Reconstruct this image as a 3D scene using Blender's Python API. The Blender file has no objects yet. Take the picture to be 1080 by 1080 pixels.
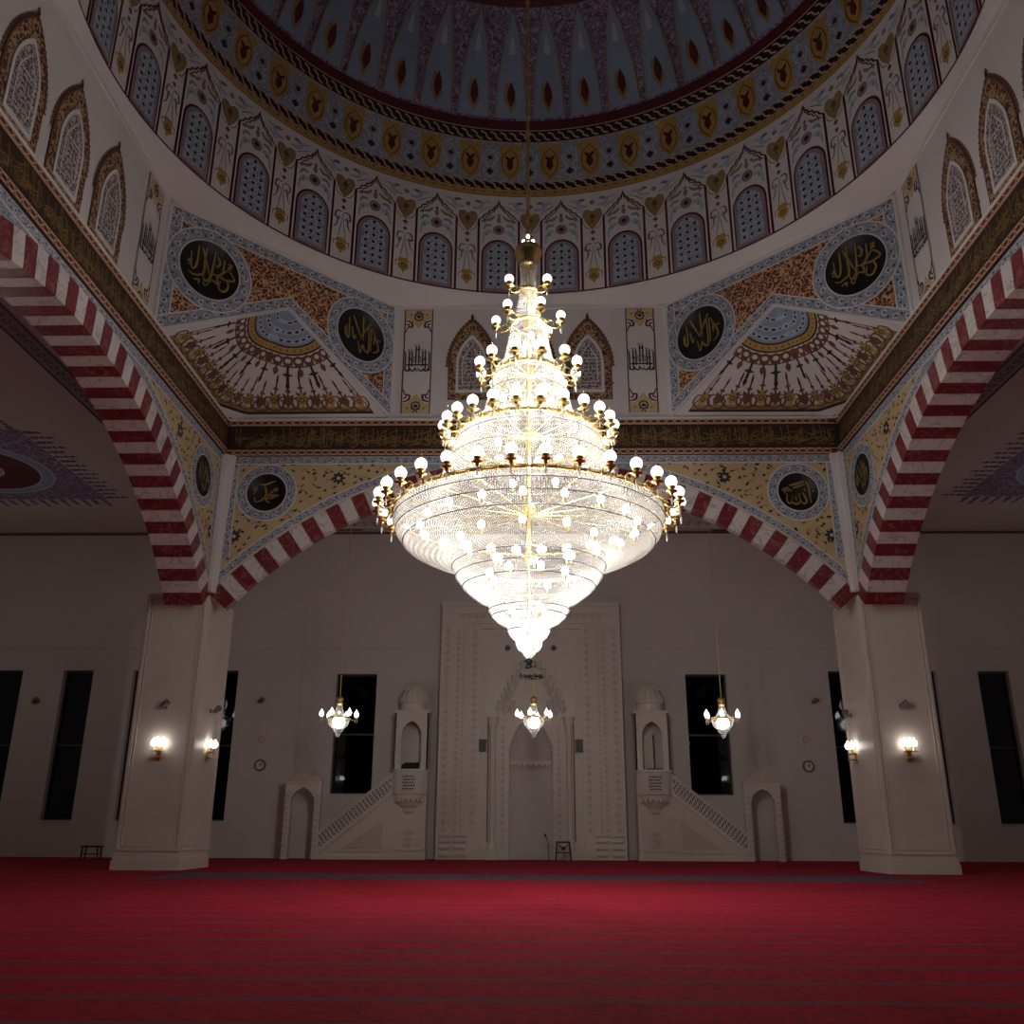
import bpy, math, random
import numpy as np
from math import sin, cos, pi, radians, sqrt, atan2
from mathutils import Vector, Matrix
random.seed(7)
SC = bpy.context.scene
COL = SC.collection

# ------------------------------------------------------------------ materials
def nt(name):
    m = bpy.data.materials.new(name); m.use_nodes = True
    n = m.node_tree.nodes; l = m.node_tree.links
    return m, n, l, n['Principled BSDF']

def mat(name, col, rough=.6, metal=0., var=.12, scale=3., bump=0., col2=None, spec=.5, detail=4):
    m, n, l, b = nt(name)
    b.inputs['Roughness'].default_value = rough
    b.inputs['Metallic'].default_value = metal
    b.inputs['Specular IOR Level'].default_value = spec
    c = (*col, 1)
    if var > 0:
        tc = n.new('ShaderNodeTexCoord'); ns = n.new('ShaderNodeTexNoise')
        ns.inputs['Scale'].default_value = scale; ns.inputs['Detail'].default_value = detail
        l.new(tc.outputs['Object'], ns.inputs['Vector'])
        mx = n.new('ShaderNodeMix'); mx.data_type = 'RGBA'
        lo = col2 or tuple(x * (1 - var) for x in col)
        mx.inputs[6].default_value = (*lo, 1); mx.inputs[7].default_value = tuple(min(1, x * (1 + var * .6)) for x in col) + (1,)
        l.new(ns.outputs['Fac'], mx.inputs[0]); l.new(mx.outputs[2], b.inputs['Base Color'])
        if bump:
            bp = n.new('ShaderNodeBump'); bp.inputs['Strength'].default_value = bump; bp.inputs['Distance'].default_value = .03
            l.new(ns.outputs['Fac'], bp.inputs['Height']); l.new(bp.outputs['Normal'], b.inputs['Normal'])
    else:
        b.inputs['Base Color'].default_value = c
    return m

def contour(name, ground, line, scale=4., width=.05, second=None, distort=.6, rough=.7):
    """curling scroll work: the level lines of a noise field"""
    m, n, l, b = nt(name); b.inputs['Roughness'].default_value = rough
    tc = n.new('ShaderNodeTexCoord')
    def lines(sc, w, seed):
        mp = n.new('ShaderNodeMapping'); mp.inputs['Location'].default_value = (seed, seed * 2, seed * .5)
        l.new(tc.outputs['Object'], mp.inputs['Vector'])
        ns = n.new('ShaderNodeTexNoise'); ns.inputs['Scale'].default_value = sc; ns.inputs['Detail'].default_value = 0.5
        ns.inputs['Distortion'].default_value = distort
        l.new(mp.outputs['Vector'], ns.inputs['Vector'])
        s = n.new('ShaderNodeMath'); s.operation = 'SUBTRACT'; s.inputs[1].default_value = .5; l.new(ns.outputs['Fac'], s.inputs[0])
        a = n.new('ShaderNodeMath'); a.operation = 'ABSOLUTE'; l.new(s.outputs[0], a.inputs[0])
        t = n.new('ShaderNodeMath'); t.operation = 'LESS_THAN'; t.inputs[1].default_value = w; l.new(a.outputs[0], t.inputs[0])
        return t.outputs[0]
    mx = n.new('ShaderNodeMix'); mx.data_type = 'RGBA'
    mx.inputs[6].default_value = (*ground, 1); mx.inputs[7].default_value = (*line, 1)
    l.new(lines(scale, width, 0), mx.inputs[0]); out = mx.outputs[2]
    if second:
        m2 = n.new('ShaderNodeMix'); m2.data_type = 'RGBA'; l.new(out, m2.inputs[6]); m2.inputs[7].default_value = (*second, 1)
        l.new(lines(scale * 1.3, width * .7, 5.3), m2.inputs[0]); out = m2.outputs[2]
    l.new(out, b.inputs['Base Color'])
    return m

def marble(name, col, vein, scale=1.2, rough=.3, thin=.03):
    m, n, l, b = nt(name); b.inputs['Roughness'].default_value = rough
    tc = n.new('ShaderNodeTexCoord'); ns = n.new('ShaderNodeTexNoise')
    ns.inputs['Scale'].default_value = scale; ns.inputs['Detail'].default_value = 3; ns.inputs['Distortion'].default_value = 1.2
    l.new(tc.outputs['Object'], ns.inputs['Vector'])
    s = n.new('ShaderNodeMath'); s.operation = 'SUBTRACT'; s.inputs[1].default_value = .5; l.new(ns.outputs['Fac'], s.inputs[0])
    a = n.new('ShaderNodeMath'); a.operation = 'ABSOLUTE'; l.new(s.outputs[0], a.inputs[0])
    r = n.new('ShaderNodeMapRange'); r.inputs['From Min'].default_value = 0; r.inputs['From Max'].default_value = thin
    r.inputs['To Min'].default_value = 1; r.inputs['To Max'].default_value = 0; l.new(a.outputs[0], r.inputs['Value'])
    mx = n.new('ShaderNodeMix'); mx.data_type = 'RGBA'; mx.inputs[6].default_value = (*col, 1); mx.inputs[7].default_value = (*vein, 1)
    l.new(r.outputs[0], mx.inputs[0]); l.new(mx.outputs[2], b.inputs['Base Color'])
    return m

def emit(name, col, s):
    m = bpy.data.materials.new(name); m.use_nodes = True; n = m.node_tree.nodes; n.clear()
    e = n.new('ShaderNodeEmission'); o = n.new('ShaderNodeOutputMaterial')
    e.inputs[0].default_value = (*col, 1); e.inputs[1].default_value = s
    m.node_tree.links.new(e.outputs[0], o.inputs[0]); return m

def crystal_mat(name, col):
    m = bpy.data.materials.new(name); m.use_nodes = True; n = m.node_tree.nodes; l = m.node_tree.links; n.clear()
    t = n.new('ShaderNodeBsdfTranslucent'); t.inputs[0].default_value = (*col, 1)
    d = n.new('ShaderNodeBsdfDiffuse'); d.inputs[0].default_value = (*col, 1)
    g = n.new('ShaderNodeBsdfGlossy'); g.inputs[0].default_value = (*col, 1); g.inputs['Roughness'].default_value = .15
    a = n.new('ShaderNodeMixShader'); a.inputs[0].default_value = .45; l.new(t.outputs[0], a.inputs[1]); l.new(d.outputs[0], a.inputs[2])
    b = n.new('ShaderNodeMixShader'); b.inputs[0].default_value = .22; l.new(a.outputs[0], b.inputs[1]); l.new(g.outputs[0], b.inputs[2])
    o = n.new('ShaderNodeOutputMaterial'); l.new(b.outputs[0], o.inputs[0]); return m

def glass_mat(name):
    m = bpy.data.materials.new(name); m.use_nodes = True; n = m.node_tree.nodes; l = m.node_tree.links; n.clear()
    t = n.new('ShaderNodeBsdfTransparent'); t.inputs[0].default_value = (.25, .27, .3, 1)
    g = n.new('ShaderNodeBsdfGlossy'); g.inputs['Roughness'].default_value = .01; g.inputs[0].default_value = (.8, .85, .9, 1)
    f = n.new('ShaderNodeFresnel'); f.inputs[0].default_value = 1.45
    x = n.new('ShaderNodeMixShader'); l.new(f.outputs[0], x.inputs[0]); l.new(t.outputs[0], x.inputs[1]); l.new(g.outputs[0], x.inputs[2])
    o = n.new('ShaderNodeOutputMaterial'); l.new(x.outputs[0], o.inputs[0]); return m

def carpet_mat():
    m, n, l, b = nt('carpet'); b.inputs['Roughness'].default_value = .95; b.inputs['Specular IOR Level'].default_value = .1
    tc = n.new('ShaderNodeTexCoord'); sp = n.new('ShaderNodeSeparateXYZ'); l.new(tc.outputs['Object'], sp.inputs[0])
    def mth(op, a, c):
        x = n.new('ShaderNodeMath'); x.operation = op
        for i, v in enumerate((a, c)):
            if isinstance(v, (int, float)): x.inputs[i].default_value = v
            elif v is not None: l.new(v, x.inputs[i])
        return x.outputs[0]
    X, Y = sp.outputs['X'], sp.outputs['Y']
    row = mth('FRACT', mth('DIVIDE', Y, 1.25), None)
    line = mth('LESS_THAN', row, .16)
    ns = n.new('ShaderNodeTexNoise'); ns.inputs['Scale'].default_value = 5; ns.inputs['Detail'].default_value = 1; l.new(tc.outputs['Object'], ns.inputs['Vector'])
    scroll = mth('LESS_THAN', mth('ABSOLUTE', mth('SUBTRACT', ns.outputs['Fac'], .5), None), .06)
    # wide patterned runner across the hall at the edge of the domed bay
    inb = mth('MULTIPLY', mth('GREATER_THAN', Y, 32.2), mth('LESS_THAN', Y, 36.4))
    inb = mth('MULTIPLY', inb, mth('LESS_THAN', mth('ABSOLUTE', X, None), 13.0))
    def mix(f, a, c):
        x = n.new('ShaderNodeMix'); x.data_type = 'RGBA'; l.new(f, x.inputs[0])
        for i, v in ((6, a), (7, c)):
            if isinstance(v, tuple): x.inputs[i].default_value = (*v, 1)
            else: l.new(v, x.inputs[i])
        return x.outputs[2]
    red = mix(scroll, (.42, .012, .032), (.30, .010, .026))
    red = mix(line, red, (.20, .05, .075))
    blue = mix(scroll, (.11, .055, .095), (.16, .11, .145))
    out = mix(inb, red, blue)
    l.new(out, b.inputs['Base Color'])
    n2 = n.new('ShaderNodeTexNoise'); n2.inputs['Scale'].default_value = 120; l.new(tc.outputs['Object'], n2.inputs['Vector'])
    bp = n.new('ShaderNodeBump'); bp.inputs['Strength'].default_value = .3; bp.inputs['Distance'].default_value = .01
    l.new(n2.outputs['Fac'], bp.inputs['Height']); l.new(bp.outputs['Normal'], b.inputs['Normal'])
    return m

M = dict(
    plaster=mat('plaster', (.64, .595, .58), .8, var=.06, scale=.5),
    upper=mat('upper_plaster', (.67, .635, .64), .8, var=.05, scale=.6),
    ceil=mat('ceiling_plaster', (.58, .53, .545), .85, var=.06, scale=.4),
    stone=mat('cream_marble', (.70, .63, .565), .4, var=.12, scale=.7, bump=.05),
    carve=mat('carved_marble', (.73, .665, .61), .45, var=.10, scale=2.2, bump=.15),
    carved=mat('carved_marble_fretwork', (.66, .57, .51), .5, var=.35, scale=9., bump=.6),
    redm=marble('red_marble', (.20, .027, .038), (.34, .14, .14), 1.4),
    whitem=marble('white_marble', (.72, .66, .65), (.45, .40, .42), 1.1),
    blue=contour('blue_scroll', (.30, .35, .44), (.50, .51, .53), 7., .05, second=(.16, .19, .28)),
    blue2=mat('blue_paint', (.27, .35, .50), .7, var=.15, scale=4),
    lblue=mat('pale_blue_paint', (.45, .52, .60), .7, var=.12, scale=4),
    orange=contour('orange_arabesque', (.12, .035, .022), (.68, .40, .21), 5.5, .064),
    yellow=mat('yellow_paint', (.60, .46, .25), .7, var=.14, scale=1.5),
    gold=mat('gold_paint', (.48, .31, .08), .5, var=.2, scale=6),
    dgold=mat('dull_gold_paint', (.33, .24, .10), .5, var=.2, scale=6),
    goldletter=mat('gold_lettering', (.30, .20, .06), .5, var=.25, scale=5),
    script=mat('script_gilding', (.27, .18, .05), .55, var=.3, scale=4),
    filigree=contour('window_filigree', (.10, .030, .024), (.42, .30, .16), 6.5, .085),
    black=mat('black_paint', (.012, .011, .014), .55, var=.2, scale=3),
    band=mat('dark_band', (.040, .018, .012), .6, var=.3, scale=1.5),
    chainbg=mat('chain_ground', (.11, .022, .014), .6, var=.2, scale=5),
    chain=mat('chain_link', (.62, .40, .27), .6, var=.1, scale=5),
    white=mat('white_paint', (.72, .69, .69), .7, var=.05, scale=2),
    dred=mat('dark_red_paint', (.10, .013, .018), .6, var=.2, scale=5),
    brown=mat('brown_paint', (.17, .075, .045), .6, var=.25, scale=5),
    inkgrey=mat('grey_ink', (.09, .08, .09), .6, var=.2, scale=5),
    dark=mat('dark_paint', (.030, .026, .035), .6, var=.2, scale=5),
    purple=mat('purple_grey_paint', (.30, .22, .26), .7, var=.15, scale=4),
    violet=contour('violet_scroll', (.20, .17, .30), (.40, .34, .44), 3.2, .05, second=(.10, .06, .12)),
    lattice=contour('stucco_lattice', (.52, .47, .46), (.20, .15, .17), 8., .08),
    latticeb=contour('blue_stucco_lattice', (.42, .47, .55), (.22, .27, .38), 7., .06),
    metal=mat('gilt_brass', (.88, .66, .26), 0.34, 1., var=.15, scale=6),
    dmetal=mat('dark_metal', (.05, .045, .04), .4, .6, var=.2, scale=6),
    hoop=mat('hoop_metal', (.30, .28, .32), .35, .8, var=.1, scale=6),
    wood=mat('dark_wood', (.045, .022, .016), .45, var=.4, scale=6),
    greyp=mat('grey_plastic', (.17, .15, .15), .5, var=.1, scale=8),
    winframe=mat('window_frame_metal', (.05, .045, .045), .4, .3, var=.1, scale=5),
    fabric=mat('dark_fabric', (.025, .02, .025), .9, var=.3, scale=12),
    globe=emit('lit_globe', (1., .96, .91), 7.5),
    bulb=emit('lit_bulb', (1., .96, .92), 14.),
    sglobe=emit('lit_wall_globe', (1., .94, .86), 14.),
    pglobe=emit('lit_pendant_globe', (1., .93, .82), 14.),
    crystal=crystal_mat('crystal', (.95, .93, .89)),
    glass=glass_mat('window_glass'),
    carpet=carpet_mat(),
)

# ------------------------------------------------------------------ mesh helpers
class MB:
    def __init__(s, fn=None): s.v = []; s.f = []; s.m = []; s.s = []; s.mats = []; s.fn = fn
    def mi(s, mt):
        mt = M[mt]
        if mt not in s.mats: s.mats.append(mt)
        return s.mats.index(mt)
    def face(s, pts, mt, smooth=False):
        if s.fn: pts = [s.fn(p) for p in pts]
        k = len(s.v); s.v.extend(tuple(p) for p in pts); s.f.append(tuple(range(k, k + len(pts))))
        s.m.append(s.mi(mt)); s.s.append(smooth)
    def grid(s, rows, mt, smooth=True, closed=False):
        """rows: list of equally long point lists"""
        k = len(s.v); n = len(rows[0])
        for r in rows:
            for p in r: s.v.append(tuple(s.fn(p) if s.fn else p))
        i_ = s.mi(mt)
        for i in range(len(rows) - 1):
            for j in range(n if closed else n - 1):
                j2 = (j + 1) % n
                s.f.append((k + i * n + j, k + i * n + j2, k + (i + 1) * n + j2, k + (i + 1) * n + j)); s.m.append(i_); s.s.append(smooth)
    def box(s, x0, x1, y0, y1, z0, z1, mt):
        p = [(x, y, z) for z in (z0, z1) for y in (y0, y1) for x in (x0, x1)]
        for f in ((0, 2, 3, 1), (4, 5, 7, 6), (0, 1, 5, 4), (2, 6, 7, 3), (0, 4, 6, 2), (1, 3, 7, 5)):
            s.face([p[i] for i in f], mt)
    def prism(s, poly, y0, y1, mt, mt_side=None):
        """poly in (x, z), extruded from y0 (front) to y1"""
        s.face([(x, y0, z) for x, z in poly], mt); s.face([(x, y1, z) for x, z in reversed(poly)], mt)
        for i in range(len(poly)):
            a = poly[i]; b = poly[(i + 1) % len(poly)]
            s.face([(a[0], y0, a[1]), (a[0], y1, a[1]), (b[0], y1, b[1]), (b[0], y0, b[1])], mt_side or mt)
    def lathe(s, prof, mt, n=24, c=(0, 0), a0=0., a1=2 * pi, smooth=True, sx=1., sy=1.):
        full = abs(a1 - a0 - 2 * pi) < 1e-6
        k = n if full else n + 1
        s.grid([[(c[0] + sx * r * cos(a0 + (a1 - a0) * j / n), c[1] + sy * r * sin(a0 + (a1 - a0) * j / n), z) for j in range(k)] for r, z in prof], mt, smooth, full)
    def sphere(s, c, r, mt, n=12, k=8, sz=1.):
        s.grid([[(c[0] + r * sin(pi * i / k) * cos(2 * pi * j / n), c[1] + r * sin(pi * i / k) * sin(2 * pi * j / n), c[2] + sz * r * cos(pi * i / k)) for j in range(n)] for i in range(k + 1)], mt, True, True)
    def tube(s, pts, r, mt, n=6):
        pts = [Vector(p) for p in pts]; rows = []
        for i, p in enumerate(pts):
            t = (pts[min(i + 1, len(pts) - 1)] - pts[max(i - 1, 0)]).normalized()
            a = t.cross(Vector((0, 0, 1)) if abs(t.z) < .9 else Vector((1, 0, 0))).normalized(); b = t.cross(a)
            rr = r[i] if isinstance(r, (list, tuple)) else r
            rows.append([p + a * rr * cos(2 * pi * j / n) + b * rr * sin(2 * pi * j / n) for j in range(n)])
        s.grid(rows, mt, True, True)
        s.face(rows[0][::-1], mt); s.face(rows[-1], mt)
    def build(s, name, parent=None, loc=None, rz=0.):
        me = bpy.data.meshes.new(name); me.from_pydata(s.v, [], s.f)
        for m_ in s.mats: me.materials.append(m_)
        me.polygons.foreach_set('material_index', s.m); me.polygons.foreach_set('use_smooth', s.s); me.update()
        o = bpy.data.objects.new(name, me); COL.objects.link(o)
        if parent: o.parent = parent
        if loc: o.location = loc
        o.rotation_euler.z = rz
        return o

class D:
    """flat painted ornament laid on a surface given by fn(u, v, h) -> xyz"""
    def __init__(s, mb, fn): s.mb = mb; s.fn = fn
    def at(s, cx, cy, ang=0., sc=1., flip=1):
        c, sn = cos(ang), sin(ang); f = s.fn
        return D(s.mb, lambda u, v, h: f(cx + sc * (u * flip * c - v * sn), cy + sc * (u * flip * sn + v * c), h))
    def poly(s, pts, mt, h=.01): s.mb.face([s.fn(u, v, h) for u, v in pts], mt)
    def band(s, us, lo, hi, mt, h=.01):
        for a, b in zip(us, us[1:]):
            if hi(a) <= lo(a) and hi(b) <= lo(b): continue
            s.poly([(a, lo(a)), (b, lo(b)), (b, max(lo(b), hi(b))), (a, max(lo(a), hi(a)))], mt, h)
    def rect(s, u0, u1, v0, v1, mt, h=.01, n=1):
        for i in range(n):
            a = u0 + (u1 - u0) * i / n; b = u0 + (u1 - u0) * (i + 1) / n
            s.poly([(a, v0), (b, v0), (b, v1), (a, v1)], mt, h)
    def stroke(s, pts, w, mt, h=.012, closed=False):
        n = len(pts); L = []; R = []
        for i, (x, y) in enumerate(pts):
            a = pts[(i - 1) % n] if (closed or i > 0) else pts[i]; b = pts[(i + 1) % n] if (closed or i < n - 1) else pts[i]
            dx, dy = b[0] - a[0], b[1] - a[1]; q = sqrt(dx * dx + dy * dy) or 1.
            ww = (w[i] if isinstance(w, (list, tuple)) else w) / 2
            L.append((x - dy / q * ww, y + dx / q * ww)); R.append((x + dy / q * ww, y - dx / q * ww))
        for i in range(n if closed else n - 1):
            j = (i + 1) % n; s.poly([R[i], R[j], L[j], L[i]], mt, h)
    def curve(s, pts, w, mt, h=.012, k=6, taper=True):
        """smooth brush stroke through the points"""
        P = [pts[0]] + list(pts) + [pts[-1]]; out = []
        for i in range(1, len(P) - 2):
            for t in range(k):
                t = t / k; q = []
                for c in (0, 1):
                    a, b, c_, d = P[i - 1][c], P[i][c], P[i + 1][c], P[i + 2][c]
                    q.append(.5 * (2 * b + (c_ - a) * t + (2 * a - 5 * b + 4 * c_ - d) * t * t + (3 * b - a - 3 * c_ + d) * t ** 3))
                out.append(tuple(q))
        out.append(tuple(pts[-1])); n = len(out)
        ws = [w * ((.55 + .45 * sin(pi * min(1, (i + .3) / (n * .8)))) if taper else 1.) for i in range(n)]
        s.stroke(out, ws, mt, h)
    def ring(s, cx, cy, r0, r1, mt, h=.01, n=24, a0=0., a1=2 * pi):
        for i in range(n):
            a = a0 + (a1 - a0) * i / n; b = a0 + (a1 - a0) * (i + 1) / n
            s.poly([(cx + r0 * cos(a), cy + r0 * sin(a)), (cx + r1 * cos(a), cy + r1 * sin(a)), (cx + r1 * cos(b), cy + r1 * sin(b)), (cx + r0 * cos(b), cy + r0 * sin(b))], mt, h)
    def disc(s, cx, cy, r, mt, h=.01, n=10, sx=1., rot=0.):
        s.poly([(cx + sx * r * cos(rot + 2 * pi * i / n), cy + r * sin(rot + 2 * pi * i / n)) for i in range(n)], mt, h)
    def leaf(s, cx, cy, ang, L, W, mt, h=.012):
        c, sn = cos(ang), sin(ang)
        s.poly([(cx + x * c - y * sn, cy + x * sn + y * c) for x, y in ((0, 0), (L * .35, W * .5), (L * .65, W * .42), (L, 0), (L * .65, -W * .42), (L * .35, -W * .5))], mt, h)

PLANE = lambda u, v, h: (u, -h, v)

def setp(o, label, cat, group=None, kind=None):
    o['label'] = label; o['category'] = cat
    if group: o['group'] = group
    if kind: o['kind'] = kind
    return o
def empty(name, loc, label, cat, group=None, rz=0., kind=None):
    o = bpy.data.objects.new(name, None); COL.objects.link(o); o.location = loc; o.rotation_euler.z = rz
    o.empty_display_size = .2
    return setp(o, label, cat, group, kind)
def copy_tree(o, parent=None):
    c = o.copy(); COL.objects.link(c)
    if parent: c.parent = parent
    for ch in o.children: copy_tree(ch, c)
    return c

# ------------------------------------------------------------------ layout (metres)
W = 13.75; YC = 24.25            # domed bay
YD = 24.0; RD = 14.2             # drum / dome axis
AP = 14.35; HS = 6.4             # octagon above the cornice
FAR = 53.5; CEIL = 18.7
RIN, ROUT, ZC = 17.5, 18.5, -1.35
def frange(a, b, n): return [a + (b - a) * i / n for i in range(n + 1)]

def scroll_border(d, path, w, closed=False, line='white', h=.012, ground='blue', unit=None):
    """painted border: ground, two edge lines, a row of curled scrolls"""
    d.stroke(path, w, ground, h, closed)
    P = list(path) + ([path[0]] if closed else [])
    def off(k):
        n = len(path); out = []
        for i, (x, y) in enumerate(path):
            a = path[(i - 1) % n] if (closed or i > 0) else path[i]; b = path[(i + 1) % n] if (closed or i < n - 1) else path[i]
            dx, dy = b[0] - a[0], b[1] - a[1]; q = sqrt(dx * dx + dy * dy) or 1
            out.append((x - dy / q * k, y + dx / q * k))
        return out
    for sgn in (1, -1): d.stroke(off(sgn * w * .5), .055, line, h + .004, closed)
    u = unit or w * 1.0; acc = u * .5; flip = 1
    for (x0, y0), (x1, y1) in zip(P, P[1:]):
        L = sqrt((x1 - x0) ** 2 + (y1 - y0) ** 2); a = atan2(y1 - y0, x1 - x0)
        while acc < L:
            q = d.at(x0 + (x1 - x0) * acc / L, y0 + (y1 - y0) * acc / L, a, 1., 1)
            q.ring(0, -flip * w * .06, w * .17, w * .25, 'white', h + .003, 8, (pi * .2), (pi * 1.8))
            q.leaf(u * .3, flip * w * .28, -flip * .6, w * .30, w * .16, 'dark', h + .004)
            q.leaf(-u * .28, -flip * w * .26, flip * 2.4, w * .22, w * .14, 'blue2', h + .004)
            q.disc(0, -flip * w * .06, w * .09, 'dark', h + .004, 5)
            flip = -flip; acc += u
        acc -= L

# ------------------------------------------------------------------ calligraphy strokes (unit disc)
def unit(strokes, c, wx, wy, hx, hy):
    det = wx * hy - wy * hx; out = []
    for st in strokes:
        o = []
        for x, y in st:
            dx, dy = x - c[0], y - c[1]
            o.append(((dx * hy - dy * hx) / det, (wx * dy - wy * dx) / det))
        out.append(o)
    return out
T_ALLAH = unit([[(705, 350), (740, 440), (752, 600), (765, 775)], [(625, 575), (655, 640), (688, 740), (640, 792), (585, 750), (553, 590)],
    [(575, 740), (530, 790), (460, 792), (420, 735), (445, 615)], [(440, 620), (415, 740), (390, 785), (335, 750), (345, 600)],
    [(395, 440), (540, 405), (685, 350)], [(455, 492), (570, 455), (685, 408)], [(265, 540), (300, 500), (350, 540), (440, 530)], [(300, 590), (350, 480), (430, 560)],
    [(490, 650), (505, 715), (480, 690)], [(660, 510), (675, 540)], [(810, 540), (825, 565)]], (555, 555), 330, 0, 0, -330)
T_MUH = unit([[(490, 420), (520, 480), (530, 545), (515, 610), (440, 680), (350, 692), (338, 610)], [(768, 585), (660, 582), (560, 592)],
    [(725, 480), (650, 508), (555, 585)], [(655, 470), (710, 462), (715, 500), (670, 500)], [(525, 600), (550, 680), (612, 715)], [(610, 640), (690, 605), (768, 585)],
    [(545, 620), (610, 640)], [(400, 385), (500, 395), (600, 350), (680, 330)], [(290, 420), (330, 520), (300, 570)], [(345, 420), (360, 500)]], (530, 525), 315, 0, 0, -300)
T_JAL = unit([[(370, 215), (355, 430), (322, 522), (280, 500), (270, 290)], [(482, 225), (458, 430), (442, 600), (310, 612), (245, 560)],
    [(420, 225), (490, 480), (535, 630)], [(602, 285), (575, 500), (540, 660), (465, 700), (440, 610)], [(737, 400), (712, 590), (625, 625), (578, 590)],
    [(630, 350), (672, 440), (640, 505), (610, 470)], [(725, 590), (800, 555), (885, 690), (770, 690), (650, 640), (645, 745), (565, 690), (480, 772), (450, 715)],
    [(780, 690), (802, 790), (740, 852), (665, 800), (690, 700)], [(225, 430), (265, 395), (262, 470), (218, 452)], [(780, 460), (840, 480), (790, 520), (850, 530)],
    [(320, 680), (390, 690), (380, 740)]], (540, 545), 375, 145, 25, -345)
T_SML = unit([[(262, 320), (255, 560), (225, 575), (225, 420)], [(318, 295), (370, 450), (425, 620)], [(458, 305), (452, 640)], [(298, 450), (322, 605), (352, 560)],
    [(535, 440), (522, 780), (470, 772), (440, 700), (402, 800), (380, 640)], [(570, 465), (552, 790)], [(590, 490), (665, 760), (585, 812)], [(640, 640), (700, 660)],
    [(565, 405), (420, 590)], [(205, 440), (205, 560)], [(620, 560), (600, 700)]], (432, 560), 290, 120, 20, -300)

def roundel(loc, rz, ri, ro, strokes, label, w=.11, group='calligraphy roundels'):
    t = empty('calligraphy_roundel', loc, label, 'calligraphy roundel', group, rz)
    mb = MB()
    mb.lathe([(0, 0), (ri, 0), (ri, .03)], 'black', 40)
    mb.v = [(x, -.03 - z, y) for x, y, z in mb.v]
    mb.build('disc', t)
    mb = MB(); d = D(mb, PLANE); n = 48
    path = [((ri + ro) / 2 * cos(2 * pi * i / n), (ri + ro) / 2 * sin(2 * pi * i / n)) for i in range(n)]
    scroll_border(d, path, ro - ri, True, h=.05, unit=(ro - ri) * 1.1)
    for r in (ri, ro):                       # edge of the raised ring
        mb.grid([[(r * cos(2 * pi * i / n), -y, r * sin(2 * pi * i / n)) for i in range(n)] for y in (0, .05)], 'white', True, True)
    mb.build('border_ring', t)
    mb = MB(); d = D(mb, lambda u, v, h: (u * ri * .88, -h, v * ri * .88))
    for st in strokes: d.curve(st, w, 'goldletter', .08)
    mb.build('lettering', t)
    return t

def script_band(d, u0, u1, v0, v1, mt, h, seed, lw=.05):
    rnd = random.Random(seed); H = v1 - v0; u = u0 + .1
    while u < u1 - .15:
        k = rnd.random(); j = lambda a: a + rnd.uniform(-.04, .04)
        if k < .42:
            a = rnd.uniform(.05, .35); b = rnd.uniform(.75, .95)
            d.curve([(u - .05, v0 + H * b), (u, v0 + H * (b - .05)), (u + .02, v0 + H * a)], lw, mt, h, 3)
        elif k < .62:
            w_ = rnd.uniform(.25, .45); y = rnd.uniform(.15, .6)
            d.curve([(u + w_, v0 + H * (y + .2)), (u + w_ * .9, v0 + H * (y - .02)), (u + w_ * .4, v0 + H * (y - .1)), (u, v0 + H * (y + .06))], lw, mt, h, 3)
        elif k < .78:
            y = rnd.uniform(.5, .75); e = min(u + .6, u1)
            d.curve([(u - .1, v0 + H * y), (u + .2, v0 + H * (y - .08)), (e, v0 + H * (y + .1))], lw * .9, mt, h, 3)
        elif k < .9:
            y = rnd.uniform(.1, .5)
            d.curve([(u + .3, v0 + H * (y + .4)), (u, v0 + H * (y + .2)), (u + .3, v0 + H * y), (u - .05, v0 + H * (y - .05))], lw, mt, h, 3)
        else:
            y = rnd.uniform(.1, .8)
            for q in (0, .09): d.disc(u + q, v0 + H * y, .035, mt, h, 4)
        u += rnd.uniform(.07, .13)

# ------------------------------------------------------------------ floor, walls, ceilings
mb = MB(); mb.box(-36, 36, -8, FAR + .5, -.3, 0, 'carpet')
setp(mb.build('floor'), 'deep red carpet with patterned rows covering the whole hall floor', 'floor', kind='structure')

WINS = []
for s in (-1, 1):
    for x in (-30.72, -26.54, -22.42, -17.99): WINS.append((s * x - .88 if s < 0 else s * x - .88, s * x + .88, 1.93, 10.27))
WINS = [(min(a, b), max(a, b), c, d_) for a, b, c, d_ in WINS]
CW = [(-11.3, -8.95, 3.38, 10.06), (8.87, 11.22, 3.38, 10.06)]
def holed(mb, x0, x1, z0, z1, y, th, holes, mt):
    xs = sorted({x0, x1, *[h[0] for h in holes], *[h[1] for h in holes]})
    for a, b in zip(xs, xs[1:]):
        hs = [h for h in holes if h[0] <= a + 1e-6 and h[1] >= b - 1e-6]
        zs = [z0] + [z for h in sorted(hs, key=lambda q: q[2]) for z in (h[2], h[3])] + [z1]
        for i in range(0, len(zs), 2):
            mb.face([(a, y, zs[i]), (b, y, zs[i]), (b, y, zs[i + 1]), (a, y, zs[i + 1])], mt)
    for (a, b, c, e) in holes:
        for p in ([(a, c), (b, c)], [(b, c), (b, e)], [(b, e), (a, e)], [(a, e), (a, c)]):
            mb.face([(p[0][0], y, p[0][1]), (p[1][0], y, p[1][1]), (p[1][0], y + th, p[1][1]), (p[0][0], y + th, p[0][1])], mt)
mb = MB()
CY = FAR - .10
holed(mb, -36, -13.3, 0, CEIL + .3, FAR, .5, [w for w in WINS if w[1] < 0], 'plaster')
holed(mb, 13.25, 36, 0, CEIL + .3, FAR, .5, [w for w in WINS if w[0] > 0], 'plaster')
holed(mb, -13.3, 13.25, 0, CEIL + .3, CY, .60, CW, 'plaster')
for x in (-13.3, 13.25): mb.face([(x, CY, 0), (x, FAR, 0), (x, FAR, CEIL + .3), (x, CY, CEIL + .3)], 'plaster')
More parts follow.
